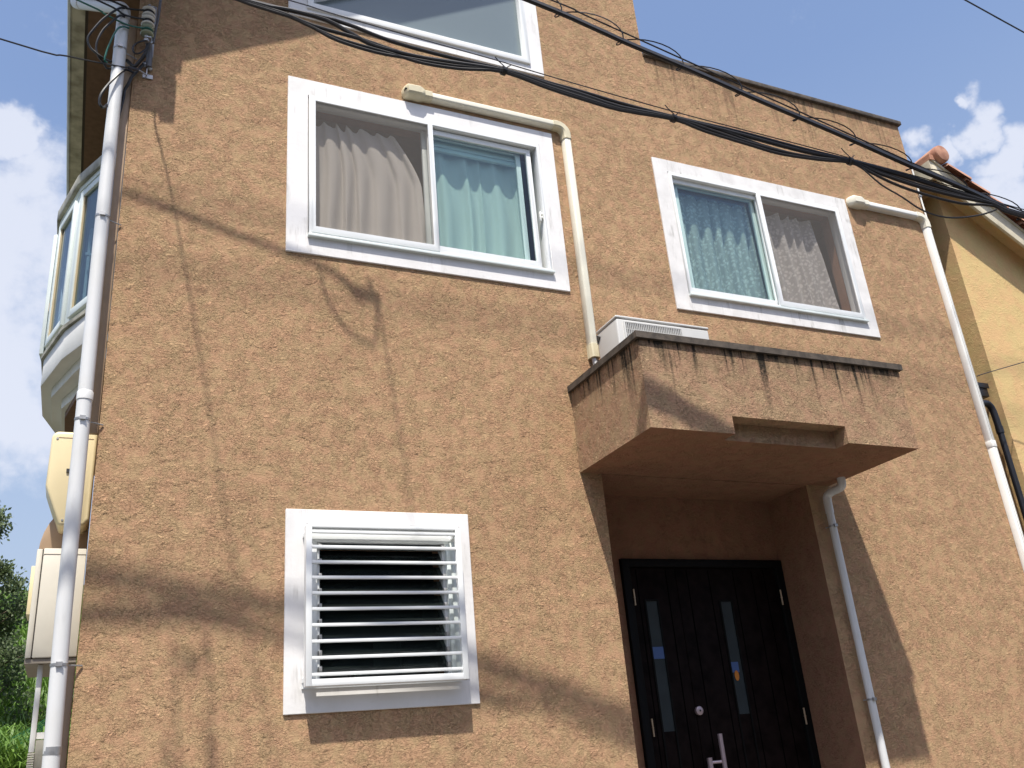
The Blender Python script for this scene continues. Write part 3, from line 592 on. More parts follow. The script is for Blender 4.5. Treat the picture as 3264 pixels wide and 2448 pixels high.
def curtain(name, x0, x1, ztop_, zbot, y, seed, folds, mat, label, amp=0.028, lean=0.0, scallop=0.03, open_right=0.0, flare=0.0):
    rnd = random.Random(seed); m = MB(); NX, NZ = folds*14, 26; rows = []
    ph = [rnd.uniform(-0.5, 0.5) for _ in range(folds+2)]; am = [rnd.uniform(0.6, 1.25) for _ in range(folds+2)]
    for j in range(NZ+1):
        t = j/NZ; row = []
        for i in range(NX+1):
            u = i/NX; k = folds*(u+0.035*math.sin(6.3*u+seed)*(1 if 0 < i < NX else 1)+0.022*math.sin(13*u+2*seed)); k = max(0, min(folds, k)); a = am[int(k)]*(1-(k % 1))+am[int(k)+1]*(k % 1)
            pp = ph[int(k)]*(1-(k % 1))+ph[int(k)+1]*(k % 1)
            tz = min(1, t*3.0)
            w = math.sin(2*math.pi*k+pp*(0.3+t*1.4)+1.2*math.sin(3*t+seed))
            w2 = math.sin(4*math.pi*k*0.5+2.3*t+seed)
            dy = amp*a*(0.6+0.5*tz)*math.copysign(abs(w)**0.75, w)+0.008*w2*t
            xe = x1-open_right*max(0, 1-t*2.4)**1.4
            x = x0+u*(xe-x0)+lean*t*(u-0.2)+0.012*math.cos(2*math.pi*k+seed)+flare*t*t*(u)
            zt = ztop_-scallop*am[int(k)]*(0.5-0.5*math.cos(2*math.pi*(k+0.25)))*(1-t)**3
            row.append((x, y+dy, zt+(zbot-zt)*t+0.006*math.sin(k*5)))
        rows.append(row)
    vs = [p for r_ in rows for p in r_]; n = NX+1
    m.add(vs, [(j*n+i, j*n+i+1, (j+1)*n+i+1, (j+1)*n+i) for j in range(NZ) for i in range(NX)])
    return tag(m.out(name, mat, smooth=True, recalc=False, loc=((x0+x1)/2, y, zbot)), label, 'curtain')
def crack(parent, pts):
    m = MB(); P = [Vector((x, -0.0128, z)) for x, z in pts]
    for a, b in zip(P, P[1:]): m.quad(a+Vector((-.0012, 0, 0)), a+Vector((.0012, 0, 0)), b+Vector((.0012, 0, 0)), b+Vector((-.0012, 0, 0)))
    m.out('crack', 'cabinet_base', parent, recalc=False)

# upper left window
w = thing('window_tmp', None, None); bpy.data.objects.remove(w); 
def window_root(name='window', label=None):
    o = bpy.data.objects.new(name, None); COL.objects.link(o); o.parent = house; ROOT[o] = Vector((0, 0, 0)); o.empty_display_size = .1
    if label: o['label'] = label
    return o
def trim(parent, outer, inner, mat='white_trim'):
    m = MB(); m.ring(outer, inner, -0.013, 0.02); return m.out('trim', mat, parent, bevel=0.003, seg=1)
w1 = window_root(label='sliding window under the angled white duct, insect screen on its left half')
trim(w1, rect(0.961, 2.967, 4.618, 5.997), rect(W1[0]-0.003, W1[1]+0.003, W1[2]-0.003, W1[3]+0.003))
frame(w1, 'frame', W1[0]+0.003, W1[1]-0.003, W1[2]+.003, W1[3]-.003, -0.022, 0.09, 0.022, 0.022, 0.022, 0.03, 'white_aluminium')
m = MB(); m.box(1.095, 2.846, -0.04, 0.0, 4.738, 4.756); m.out('sill', 'pale_aluminium', w1, bevel=0.002)
frame(w1, 'screen_frame', 1.118, 1.985, 4.775, 5.845, -0.026, -0.008, 0.028, 0.036, 0.046, 0.026, 'white_aluminium')
m = MB(); m.quad((1.14, -0.016, 4.80), (1.96, -0.016, 4.80), (1.96, -0.016, 5.83), (1.14, -0.016, 5.83)); m.out('screen', 'insect_screen', w1)
frame(w1, 'sash', 1.955, 2.775, 4.776, 5.815, 0.012, 0.036, 0.036, 0.036, 0.068, 0.040, 'white_aluminium')
m = MB(); m.box(1.985, 2.745, 0.021, 0.026, 4.84, 5.79); m.out('pane', 'teal_glass', w1)
frame(w1, 'sash', 1.925, 2.705, 4.776, 5.815, 0.050, 0.074, 0.034, 0.036, 0.068, 0.040, 'pale_aluminium')
m = MB(); m.box(1.95, 2.68, 0.059, 0.064, 4.84, 5.79); m.out('pane', 'teal_glass', w1)
m = MB(); m.box(2.79, 2.80, -0.012, 0.01, 5.18, 5.26); m.box(2.797, 2.812, -0.018, 0.01, 5.20, 5.215); m.box(2.797, 2.812, -0.018, 0.01, 5.23, 5.245); m.out('latch', 'white_plastic', w1, bevel=0.002)
m = MB(); m.box(1.99, 2.72, 0.085, 0.12, 5.735, 5.80); m.box(1.99, 2.72, 0.088, 0.112, 5.70, 5.73); m.out('roller_blind', 'pale_aluminium', w1, bevel=0.003)
for x, a in ((1.50, 5.975), (2.08, 5.965), (2.36, 5.965)): crack(w1, [(x, a), (x+.004, a-.03), (x-.004, a-.06), (x+.003, a-.085)])
for x, a in ((1.45, 4.72), (1.92, 4.73), (2.18, 4.73), (2.45, 4.73)): crack(w1, [(x, a), (x-.003, a-.03), (x+.002, a-.07), (x, a-.10)])
crack(w1, [(1.095, 5.865), (1.06, 5.915), (1.03, 5.95), (1.0, 5.975)]); crack(w1, [(2.845, 5.865), (2.88, 5.90), (2.90, 5.935)])
room(1.12, 2.82, 4.77, 5.845, 2.6, w1, 'interior_wall')
curtain('curtain', 1.13, 1.90, 5.745, 4.79, 0.085, 4, 6, 'grey_curtain', 'grey curtain gathered behind the insect screen of the window below the angled duct', amp=0.017, open_right=0.16, lean=0.07, scallop=0.045)
curtain('curtain', 1.97, 2.73, 5.80, 4.80, 0.135, 9, 5, 'white_curtain', 'plain curtain behind the blue green glass beneath a rolled blind', amp=0.02, lean=0.0, flare=-0.02)

# upper right window
w2 = window_root(label='sliding window above the porch balcony, lace curtains, screen on its right half')
trim(w2, rect(3.875, 5.922, 4.606, 5.99), rect(W2[0]-0.003, W2[1]+0.003, W2[2]-0.003, W2[3]+0.003), 'old_trim')
frame(w2, 'frame', W2[0]+0.003, W2[1]-0.003, W2[2]+.003, W2[3]-.003, -0.022, 0.09, 0.022, 0.022, 0.022, 0.03, 'white_aluminium')
m = MB(); m.box(4.005, 5.806, -0.04, 0.0, 4.73, 4.748); m.out('sill', 'pale_aluminium', w2, bevel=0.002)
frame(w2, 'sash', 4.035, 4.925, 4.765, 5.835, 0.010, 0.034, 0.026, 0.036, 0.060, 0.040, 'white_aluminium')
m = MB(); m.box(4.055, 4.895, 0.019, 0.024, 4.82, 5.80); m.out('pane', 'teal_glass', w2)
frame(w2, 'sash', 4.09, 4.90, 4.765, 5.835, 0.050, 0.074, 0.034, 0.036, 0.060, 0.040, 'pale_aluminium')
m = MB(); m.box(4.115, 4.875, 0.059, 0.064, 4.82, 5.80); m.out('pane', 'teal_glass', w2)
frame(w2, 'screen_frame', 4.885, 5.775, 4.765, 5.845, -0.026, -0.008, 0.040, 0.022, 0.046, 0.026, 'white_aluminium')
m = MB(); m.quad((4.91, -0.016, 4.79), (5.76, -0.016, 4.79), (5.76, -0.016, 5.83), (4.91, -0.016, 5.83)); m.out('screen', 'insect_screen', w2)
for x, a in ((4.30, 5.98), (4.62, 5.975), (4.86, 5.975)): crack(w2, [(x, a), (x+.004, a-.03), (x-.004, a-.06), (x+.003, a-.09)])
crack(w2, [(4.006, 5.872), (3.96, 5.93), (3.92, 5.965)]); crack(w2, [(4.55, 4.72), (4.553, 4.68), (4.55, 4.64)]); crack(w2, [(5.1, 4.72), (5.097, 4.68), (5.1, 4.62)])
room(4.03, 5.78, 4.765, 5.85, 2.6, w2, 'interior_wall')
curtain('curtain', 4.05, 4.90, 5.80, 4.79, 0.15, 12, 8, 'lace_curtain', 'lace curtain behind the blue green glass of the window above the balcony', amp=0.024, scallop=0.02, flare=0.03)
curtain('curtain', 4.95, 5.60, 5.78, 4.79, 0.12, 15, 5, 'lace_curtain', 'grey lace curtain behind the insect screen of the window above the balcony', amp=0.024, scallop=0.03, flare=0.06)

# slanted window at the top
w3 = window_root(label='slanted white framed window with frosted pane at the top of the gable')
def slant(x0, x1, zb, dz): return [(x0, zb), (x1, zb), (x1, zslope(x1, dz)), (x0, zslope(x0, dz))]
trim(w3, slant(0.956, 2.967, 6.548, 0.22), slant(1.088, 2.848, 6.632, 0.05))
m = MB(); m.ring(slant(1.088, 2.848, 6.632, 0.05), slant(1.132, 2.80, 6.685, 0.0), -0.03, 0.07); m.out('frame', 'white_aluminium', w3, bevel=0.003)
m = MB(); m.add([(1.12, 0.02, 6.67), (2.81, 0.02, 6.67), (2.81, 0.02, zslope(2.81, 0.01)), (1.12, 0.02, zslope(1.12, 0.01))], [(0, 1, 2, 3)]); m.out('pane', 'frosted_glass', w3)
m = MB(); m.quad((0.9, 0.6, 6.3), (3.2, 0.6, 6.3), (3.2, 0.6, 8.2), (0.9, 0.6, 8.2)); m.quad((0.9, 0.16, 6.3), (3.2, 0.16, 6.3), (3.2, 0.6, 6.3), (0.9, 0.6, 6.3)); m.out('room', 'dark_room', w3, recalc=False)

# louvred window behind its grille
w4 = window_root(label='louvred glass window behind horizontal white bars beside the porch')
trim(w4, rect(0.98, 2.066, 1.882, 2.964), rect(WL[0]-0.002, WL[1]+0.002, WL[2]-0.002, WL[3]+0.002))
frame(w4, 'frame', WL[0], WL[1]-.001, WL[2], WL[3], -0.018, 0.09, 0.052, 0.100, 0.036, 0.10, 'white_aluminium')
m = MB(); m.box(1.12, 1.98, -0.035, -0.018, 2.79, 2.845); m.out('header', 'white_aluminium', w4, bevel=0.004)
m = MB(); m.box(1.90, 1.925, -0.05, -0.018, 2.06, 2.77); m.box(1.93, 1.96, -0.03, -0.018, 2.06, 2.82); m.out('operator_bar', 'pale_aluminium', w4, bevel=0.003)
sl = None
ZS = [2.125+0.0815*k for k in range(9)]
for k, z in enumerate(ZS):
    if sl is None:
        m = MB(); c = math.cos(R(38)); s_ = math.sin(R(38)); hw = 0.05
        # each blade leans out at its foot
        a0 = Vector((0, -s_*hw+0.02, z-c*hw)); a1 = Vector((0, s_*hw+0.02, z+c*hw)); nn = Vector((0, c, -s_))*0.0025
        v = []
        for x in (1.160, 1.893):
            for p in (a0-nn, a0+nn, a1+nn, a1-nn): v.append((x, p.y, p.z))
        m.add(v, [(0, 1, 2, 3), (4, 7, 6, 5), (0, 4, 5, 1), (1, 5, 6, 2), (2, 6, 7, 3), (3, 7, 4, 0)])
        sl = m.out('louvre_blade', 'louvre_glass', w4)
        m = MB(); m.box(1.158, 1.176, -0.032, -0.002, z-0.04, z-0.012); clipL = m.out('blade_clip', 'galvanised', w4, bevel=0.003)
        m = MB(); m.box(1.880, 1.898, -0.032, -0.002, z-0.04, z-0.012); clipR = m.out('blade_clip', 'galvanised', w4, bevel=0.003)
        z_first = z
    else:
        for o in (sl, clipL, clipR): dup(o, (0, 0, z-z_first))
m = MB(); m.box(1.155, 1.17, -0.001, 0.06, 2.052, 2.779); m.out('blade_channel', 'white_aluminium', w4)
m = MB(); m.box(1.89, 1.899, -0.001, 0.06, 2.052, 2.779); m.out('blade_channel', 'white_aluminium', w4)
room(1.155, 1.90, 2.05, 2.78, 2.4, w4, 'dark_room')
# things dimly seen inside: a pale cupboard with dark shelves
cb = thing('cupboard', 'pale open cupboard dimly seen through the louvred window', 'cupboard', (1.75, 0.55, 1.3))
m = MB(); m.box(1.25, 2.25, 0.551, 0.9, 1.3, 2.42); m.out('body', 'old_trim', cb)
for zz in (2.16, 2.27):
    m = MB(); m.box(1.25, 1.62, 0.54, 0.550, zz, zz+0.05); m.out('slot', 'gasket', cb)
    m = MB(); m.box(1.80, 2.10, 0.54, 0.550, zz, zz+0.05); m.out('slot', 'gasket', cb)
# the grille
GY0, GY1 = -0.125, -0.10
gx0, gx1, gz0, gz1 = 1.069, 1.965, 2.006, 2.85
m = MB()
m.box(gx0, gx0+0.032, GY0, GY1, gz0, gz1); m.box(gx1-0.032, gx1, GY0, GY1, gz0, gz1)
m.box(gx0+.032, gx1-.032, GY0, GY1, gz1-0.016, gz1); m.box(gx0+0.032, gx1-0.032, GY0, GY1, gz0, gz0+0.034)
m.out('grille_frame', 'white_aluminium', w4, bevel=0.002)
m = MB()
m.box(gx0+0.003, gx0+0.012, GY1, -0.06, gz0+.002, gz1-.002); m.box(gx1-0.012, gx1-0.003, GY1, -0.07, gz0+.002, gz1-.002)
m.box(gx0+0.012, gx1-0.012, GY1, -0.037, gz0+0.002, gz0+0.012); m.box(gx0+0.012, gx1-0.012, GY1, -0.075, gz1-0.02, gz1-0.002)
m.out('grille_channel', 'white_aluminium', w4)
m = MB(); m.box(gx0+.002, gx1-.002, -0.022, -0.014, gz0-0.002, gz0+0.016); m.out('grille_back_rail', 'white_aluminium', w4)
for sx in (gx0+.004, gx1-.03):
    for sz in (2.034, 2.80):
        m = MB(); m.box(sx, sx+.026, -0.074, -0.014, sz, sz+.02); m.out('standoff', 'white_aluminium', w4)
b0 = None
for k in range(10):
    z = 2.812-0.0-k*0.0832+0.0
    if b0 is None:
        m = MB(); m.box(gx0+0.032, gx1-0.032, GY0+0.004, GY1-0.001, z-0.008, z+0.008); b0 = m.out('grille_bar', 'white_aluminium', w4, bevel=0.002)
    else: dup(b0, (0, 0, -k*0.0832))

# ---------------------------------------------------------------- front door
dr_ = window_root('door'); DY = PB
x0, x1, zt = 3.366, 4.768, 2.808
m = MB(); m.ring([(x0, 0.42), (x1, 0.42), (x1, zt), (x0, zt)], [(x0+0.062, 0.44), (x1-0.062, 0.44), (x1-0.062, zt-0.055), (x0+0.062, zt-0.055)], DY-0.03, DY+0.08)
m.out('door_frame', 'door_frame_black', dr_, bevel=0.004)
m = MB(); m.box(x0+0.063, 3.815, DY+0.0, DY+0.04, 0.44, zt-0.057); m.out('side_leaf', 'door_black', dr_, bevel=0.003)
m = MB(); m.box(3.819, x1-0.063, DY+0.0, DY+0.04, 0.44, zt-0.057); m.out('door_leaf', 'door_black', dr_, bevel=0.003)
for gx in (3.49, 3.735, 3.914, 4.10, 4.32, 4.49, 4.60):
    m = MB(); m.box(gx-0.004, gx+0.004, DY-0.0006, DY+0.006, 0.46, zt-0.07); m.out('groove', 'door_groove', dr_)
for a, b, z0_, z1_ in ((3.538, 3.628, 1.35, 2.517), (4.166, 4.258, 1.35, 2.507)):
    m = MB(); m.ring(rect(a-0.012, b+0.012, z0_-0.012, z1_+0.012), rect(a, b, z0_, z1_), DY-0.008, DY+0.02); m.out('glazing_bead', 'door_frame_black', dr_)
    m = MB(); m.box(a, b, DY-0.001, DY+0.004, 1.67 if a < 4 else 1.745, z1_); m.out('glass', 'door_glass', dr_)
m = MB(); m.box(3.539, 3.627, DY-0.004, DY-0.002, 2.132, 2.21); m.out('sticker', 'blue_card', dr_, label='blue card behind the narrow left door glass')
m = MB(); m.box(4.168, 4.23, DY-0.003, DY-0.0015, 2.02, 2.09); m.out('sticker', 'blue_card', dr_)
m = MB(); m.prism([(4.20+0.018*math.cos(t*math.pi/6), 1.998+0.035*math.sin(t*math.pi/6)) for t in range(12)], DY-0.007, DY-0.004); m.out('tag', 'orange_tag', dr_)
m = MB(); m.lathe((3.836, DY, 1.785), (0, -1, 0), [(0, 0.028), (0.02, 0.028), (0.024, 0.022)], 20); lk = m.out('lock', 'door_steel', dr_, smooth=True)
m = MB(); m.lathe((3.836, DY-0.0245, 1.785), (0, -1, 0), [(0, 0.007), (0.001, 0.007)], 10); m.out('keyhole', 'gasket', dr_)
m = MB(); m.tube([(3.915, DY-0.09, 0.95), (3.915, DY-0.09, 1.63)], 0.016, 12)
m.tube([(3.915, DY-0.09, 1.02), (3.915, DY, 1.02)], 0.009, 8)
m.tube([(3.825, DY-0.06, 1.05), (3.825, DY-0.06, 1.49)], 0.018, 12); m.tube([(3.825, DY-0.06, 1.46), (3.915, DY-0.085, 1.46)], 0.010, 8); m.tube([(3.825, DY-0.06, 1.1), (3.825, DY, 1.1)], 0.009, 8)
m.out('handle', 'door_steel', dr_, smooth=True)
for hx, hz in ((3.432, 2.54), (3.44, 1.70), (4.702, 2.53), (4.707, 1.70)):
    m = MB(); m.tube([(hx, DY-0.034, hz-0.055), (hx, DY-0.034, hz+0.055)], 0.006, 8); m.tube([(hx, DY-0.034, hz-0.003), (hx, DY-0.034, hz+0.003)], 0.008, 8); m.out('hinge', 'hinge_brass', dr_)

# ---------------------------------------------------------------- bay window on the left side wall
bay = window_root('bay_window', 'white faceted bay window projecting from the left side wall')
P_ = [(0.0, 0.86), (-0.28, 1.50), (-0.42, 2.03), (-0.42, 2.65), (-0.30, 3.17), (0.0, 3.80)]
def inset(k): return [(min(0.0, x+k) if x < 0 else 0.0, 0.86+(y-0.86)*(1-k*1.6)+k*2.0) if i else (0.0, 0.86+k*1.2) for i, (x, y) in enumerate(P_)]
m = MB(); m.prism_z(P_, 4.41, 4.63); m.out('apron', 'bay_white', bay, bevel=0.004)
m = MB(); m.prism_z(inset(0.075), 4.33, 4.409); m.out('step', 'bay_white', bay, bevel=0.004)
m = MB(); m.prism_z(inset(0.15), 4.25, 4.329); m.out('step', 'bay_white', bay, bevel=0.004)
m = MB(); m.prism_z([(0, 1.1), (-0.16, 1.65), (-0.24, 2.1), (-0.24, 2.7), (-0.13, 3.1), (0, 3.5)], 4.2, 4.249); m.out('underside', 'soffit_brown', bay)
def off(pts, d): return [(x-(d if 0 < i < len(pts)-1 else 0), y+(-d*0.6 if i < 2 else (d*0.6 if i > 3 else 0))) for i, (x, y) in enumerate(pts)]
m = MB(); m.prism_z(off(P_, 0.02), 4.631, 4.66); m.out('sill', 'gutter_grey', bay)
m = MB(); m.prism_z(off(P_, 0.03), 5.84, 5.93); m.out('bay_roof', 'gutter_grey', bay, bevel=0.005)
m = MB(); m.prism_z(off(P_, 0.005), 5.80, 5.839); m.out('head', 'pale_aluminium', bay)
def facet(pa, pb, n_mull=0, sash=True):
    A, B = Vector((*pa, 0)), Vector((*pb, 0)); d = (B-A).normalized(); nrm = Vector((d.y, -d.x, 0))
    if nrm.x > 0: nrm = -nrm
    def bar(u0, u1, z0, z1, t0, t1, name, mat, bev=0.003):
        L_ = (B-A).length; q = MB(); v = []
        for u in (u0, u1):
            for t in (t0, t1):
                for z in (z0, z1): v.append(A+d*u+nrm*t+Vector((0, 0, z)))
        q.add(v, [(0, 1, 3, 2), (4, 6, 7, 5), (0, 4, 5, 1), (2, 3, 7, 6), (0, 2, 6, 4), (1, 5, 7, 3)])
        return q.out(name, mat, bay, bevel=bev)
    L_ = (B-A).length
    bar(0.0, 0.055, 4.662, 5.799, -0.05, -0.002, 'post', 'pale_aluminium'); bar(L_-0.055, L_, 4.662, 5.799, -0.05, -0.002, 'post', 'pale_aluminium')
    bar(0.056, L_-0.056, 4.662, 4.70, -0.05, -0.004, 'rail', 'pale_aluminium'); bar(0.056, L_-0.056, 5.75, 5.799, -0.05, -0.004, 'rail', 'pale_aluminium')
    if sash:
        bar(0.058, 0.10, 4.70, 5.75, -0.02, 0.02, 'sash_stile', 'pale_aluminium'); bar(L_-0.10, L_-0.058, 4.70, 5.75, -0.02, 0.02, 'sash_stile', 'pale_aluminium')
        bar(0.10, L_-0.10, 4.70, 4.755, -0.02, 0.02, 'sash_rail', 'pale_aluminium'); bar(0.10, L_-0.10, 5.70, 5.75, -0.02, 0.02, 'sash_rail', 'pale_aluminium')
        bar(L_-0.112, L_-0.10, 4.755, 5.70, -0.01, 0.012, 'glazing_bead', 'bay_gold', 0)
        bar(0.10, L_-0.112, 4.755, 5.70, -0.004, 0.002, 'pane', 'bay_glass', 0)
facet(P_[0], P_[1]); facet(P_[1], P_[2]); facet(P_[2], P_[3], sash=False); facet(P_[3], P_[4]); facet(P_[4], P_[5])
# open casement leaf, seen nearly edge on
m = MB(); m.add([(x, y, z) for (x, y) in ((-0.432, 2.03), (-0.460, 2.05), (-0.425, 2.48), (-0.397, 2.46)) for z in (4.68, 5.72)], [(0, 2, 4, 6), (1, 7, 5, 3), (0, 1, 3, 2), (2, 3, 5, 4), (4, 5, 7, 6), (6, 7, 1, 0)])
m.out('open_casement', 'pale_aluminium', bay, bevel=0.004)
m = MB(); m.box(-0.43, -0.405, 2.0, 2.03, 5.02, 5.09); m.out('stay', 'hinge_brass', bay)
m = MB(); m.box(-0.19, -0.17, 1.42, 1.44, 4.80, 5.45); m.box(-0.12, -0.10, 1.36, 1.38, 4.78, 5.5); m.box(-0.2, -0.06, 1.35, 1.37, 5.18, 5.2); m.out('inner_stay', 'ivory_plastic', bay)
for ix, iy in ((-0.23, 1.60), (-0.16, 1.50), (-0.075, 1.25), (-0.30, 1.95)):
    m = MB(); m.box(ix, ix+0.022, iy, iy+0.022, 4.67, 5.79); m.out('inner_post', 'ivory_plastic', bay)
m = MB(); m.prism_z([(-0.002, 0.95), (-0.20, 1.5), (-0.33, 2.05), (-0.33, 2.6), (-0.2, 3.1), (-0.002, 3.6)], 4.664, 4.67); m.out('seat_board', 'ivory_plastic', bay)
m = MB(); m.box(-0.035, -0.002, 0.60, 0.85, 4.33, 5.84); m.out('side_trim', 'pale_aluminium', bay, bevel=0.003)

# ================================================================ THINGS FIXED ON THE HOUSE
def rounded_bar(m, a, b, wdt, dep, up_):
    """duct cover: chamfered half-hexagon profile swept from a to b against the wall"""
    A, B = Vector(a), Vector(b); d = (B-A).normalized(); u = Vector(up_); o = Vector((0, -1, 0)); h = wdt/2
    pr = [(-h, 0), (-h, dep*0.45), (-h*0.72, dep*0.86), (-h*0.45, dep), (h*0.45, dep), (h*0.72, dep*0.86), (h, dep*0.45), (h, 0)]
    v = [p+u*s_+o*t for p in (A, B) for s_, t in pr]; n = len(pr)
    m.add(v, [tuple(range(n)), tuple(range(2*n-1, n-1, -1))]+[(i, (i+1) % n, (i+1) % n+n, i+n) for i in range(n)])
def swept(m, pts, ws, dep, closed=True):
    """duct fittings: the same profile along a bent path in the wall plane; ws = (width, depth) per point"""
    P = [Vector(p) for p in pts]; rows = []
    for i, p in enumerate(P):
        t = (P[min(i+1, len(P)-1)]-P[max(i-1, 0)]).normalized(); u = Vector((-t.z, 0, t.x)); h = ws[i][0]/2; dp = ws[i][1]; o = Vector((0, -1, 0))
        pr = [(-h, 0), (-h, dp*0.45), (-h*0.80, dp*0.86), (-h*0.5, dp), (h*0.5, dp), (h*0.80, dp*0.86), (h, dp*0.45), (h, 0)]
        rows += [p+u*s_+o*tt for s_, tt in pr]
    n = 8; k = len(P)
    m.add(rows, [tuple(range(n)), tuple(range(k*n-1, (k-1)*n-1, -1))]+[(j*n+i, j*n+(i+1) % n, (j+1)*n+(i+1) % n, (j+1)*n+i) for j in range(k-1) for i in range(n)])
def duct(name, label, xc, xn, xv, zh, zend, capmat, covmat, joints=(), end_fit=True):
    t = thing(name, label, 'duct cover', (xv, 0, zend)); y = -0.001
    m = MB(); swept(m, [(xc, y, zh), (xc+0.012, y, zh), (xc+0.03, y, zh), (xc+0.12, y, zh), (xc+0.15, y, zh), (xc+0.16, y, zh), (xn, y, zh)], [(0.04, 0.02), (0.085, 0.055), (0.10, 0.085), (0.10, 0.088), (0.085, 0.075), (0.078, 0.066), (0.078, 0.066)], 0)
    m.out('end_cap', capmat, t, smooth=True)
    m = MB(); swept(m, [(xn, y, zh), (xv-0.10, y, zh)], [(0.066, 0.058)]*2, 0); m.out('cover', covmat, t, bevel=0.002)
    m = MB(); arc = [(xv-0.11, y, zh), (xv-0.075, y, zh)]+[(xv-0.075+0.075*math.sin(a), y, zh-0.075+0.075*math.cos(a)) for a in (0.3, 0.6, 0.9, 1.2, 1.5)]+[(xv, y, zh-0.12)]
    swept(m, arc, [(0.074, 0.064)]*len(arc), 0); m.out('elbow', capmat, t, smooth=True)
    zs = [zh-0.12]+list(joints)+[zend]
    for a, b in zip(zs, zs[1:]):
        m = MB(); swept(m, [(xv, y, a), (xv, y, b)], [(0.066, 0.058)]*2, 0); m.out('cover', covmat, t, bevel=0.002)
    for j in joints:
        m = MB(); swept(m, [(xv, y, j+0.028), (xv, y, j-0.028)], [(0.072, 0.062)]*2, 0); m.out('joint', covmat, t, bevel=0.002)
    return t
d1 = duct('duct_cover', 'ivory duct cover bending over the left window and down to the air conditioner', 1.77, 1.985, 3.083, 6.068, 4.19, 'aged_ivory', 'ivory_plastic')
m = MB(); swept(m, [(3.083, -0.001, 4.20), (3.083, -0.001, 4.10)], [(0.074, 0.064)]*2, 0); m.out('end_fitting', 'aged_ivory', d1)
m = MB(); m.tube([(3.083, -0.03, 4.10), (3.085, -0.035, 4.02), (3.10, -0.06, 3.95)], 0.022, 10); m.out('hose', 'galvanised', d1, smooth=True)
m = MB(); m.lathe((1.955, -0.06, 6.06), (0, -1, 0), [(0, 0.006), (0.006, 0.006)], 8); m.out('screw', 'gasket', d1)
m = MB(); m.box(1.775, 1.79, -0.075, -0.04, 6.062, 6.067); m.out('slit', 'gasket', d1)
d2 = duct('duct_cover', 'white duct cover running down the right corner of the tan house', 5.945, 6.16, 6.872, 5.965, 0.4, 'ivory_plastic', 'white_plastic', joints=(3.71,))
m = MB(); m.box(6.862, 6.864, -0.0605, -0.0595, 0.45, 5.8); m.box(6.880, 6.882, -0.0605, -0.0595, 0.45, 5.8); m.out('groove', 'gutter_grey', d2)

# air conditioner
ax0, ax1, ay0, ay1, az0, az1 = 3.055, 3.80, -0.405, -0.14, 3.68, 4.248
ac = thing('air_conditioner', 'grey white air conditioner unit standing on the porch balcony', 'air conditioner', ((ax0+ax1)/2, (ay0+ay1)/2, 3.6))
m = MB(); m.box(ax0, ax1, ay0, ay1, az0, az1-0.022); m.out('body', 'ac_casing', ac, bevel=0.012, seg=3)
m = MB(); m.box(ax0-0.004, ax1+0.004, ay0-0.004, ay1+0.004, az1-0.021, az1); m.out('lid', 'ac_casing', ac, bevel=0.008, seg=3)
m = MB(); m.box(ax0+0.055, ax0+0.51, ay0-0.002, ay0+0.001, az0+0.06, az1-0.045); m.out('grille_recess', 'ac_dark', ac)
frame_ = MB(); frame_.ring(rect(ax0+0.05, ax0+0.515, az0+0.055, az1-0.04), rect(ax0+0.062, ax0+0.503, az0+0.067, az1-0.052), ay0-0.012, ay0); frame_.out('grille_rim', 'ac_casing', ac, bevel=0.002)
v0 = None
for k in range(31):
    x = ax0+0.070+k*0.0142
    if v0 is None:
        m = MB(); m.box(x-0.0028, x+0.0028, ay0-0.012, ay0-0.003, az0+0.068, az1-0.053); v0 = m.out('grille_slat', 'ac_casing', ac)
    else: dup(v0, (k*0.0142, 0, 0))
h0 = None
for k in range(11):
    if h0 is None:
        m = MB(); m.box(ax0+0.062, ax0+0.503, ay0-0.0095, ay0-0.0065, az1-0.10, az1-0.096); h0 = m.out('grille_wire', 'ac_casing', ac)
    else: dup(h0, (0, 0, -k*0.04))
for fx in (ax0+0.1, ax1-0.14):
    m = MB(); m.box(fx, fx+0.04, ay0-0.01, ay1+0.01, 3.601, 3.679); m.out('foot', 'galvanised', ac)
m = MB(); m.prism_x([(ay1-0.05, az1-0.06), (ay1-0.004, az1-0.03), (ay1-0.004, az1-0.10)], ax0-0.006, ax0-0.001); m.out('tape', 'ac_dark', ac)

# downpipes
def strap(parent, x, y, z, r, toward):
    m = MB(); m.lathe((x, y, z-0.006), (0, 0, 1), [(0, r+0.003), (0.012, r+0.003)], 18)
    tw = Vector(toward); m.tube([(x, y, z), tuple(Vector((x, y, z))+tw)], 0.004, 6)
    m.box(x-0.014, x+0.014, y-r-0.012, y-r+0.002, z-0.010, z+0.010)
    m.out('strap', 'galvanised', parent)
dp = thing('downpipe', 'white round downpipe at the left corner of the tan house', 'downpipe', (-0.085, -0.06, 0))
m = MB(); m.tube([(-0.088, -0.06, 6.13), (-0.088, -0.06, 4.5), (-0.083, -0.06, 3.58), (-0.078, -0.06, 2.4), (-0.066, -0.06, 1.7), (-0.066, -0.06, 0.1)], 0.0375, 22); m.out('pipe', 'pvc_pipe', dp, smooth=True)
m = MB(); m.tube(smoothpath([(-0.088, -0.06, 6.10), (-0.088, -0.06, 6.16), (-0.10, -0.045, 6.205), (-0.13, 0.0, 6.245)], 5), 0.041, 20); m.out('elbow', 'pvc_pipe', dp, smooth=True)
m = MB(); m.tube([(-0.125, -0.005, 6.24), (-0.37, 0.42, 6.60)], 0.0375, 18); m.tube(smoothpath([(-0.36, 0.40, 6.585), (-0.395, 0.46, 6.64), (-0.40, 0.47, 6.70)], 3), 0.041, 18); m.out('cross_pipe', 'pvc_pipe', dp, smooth=True)
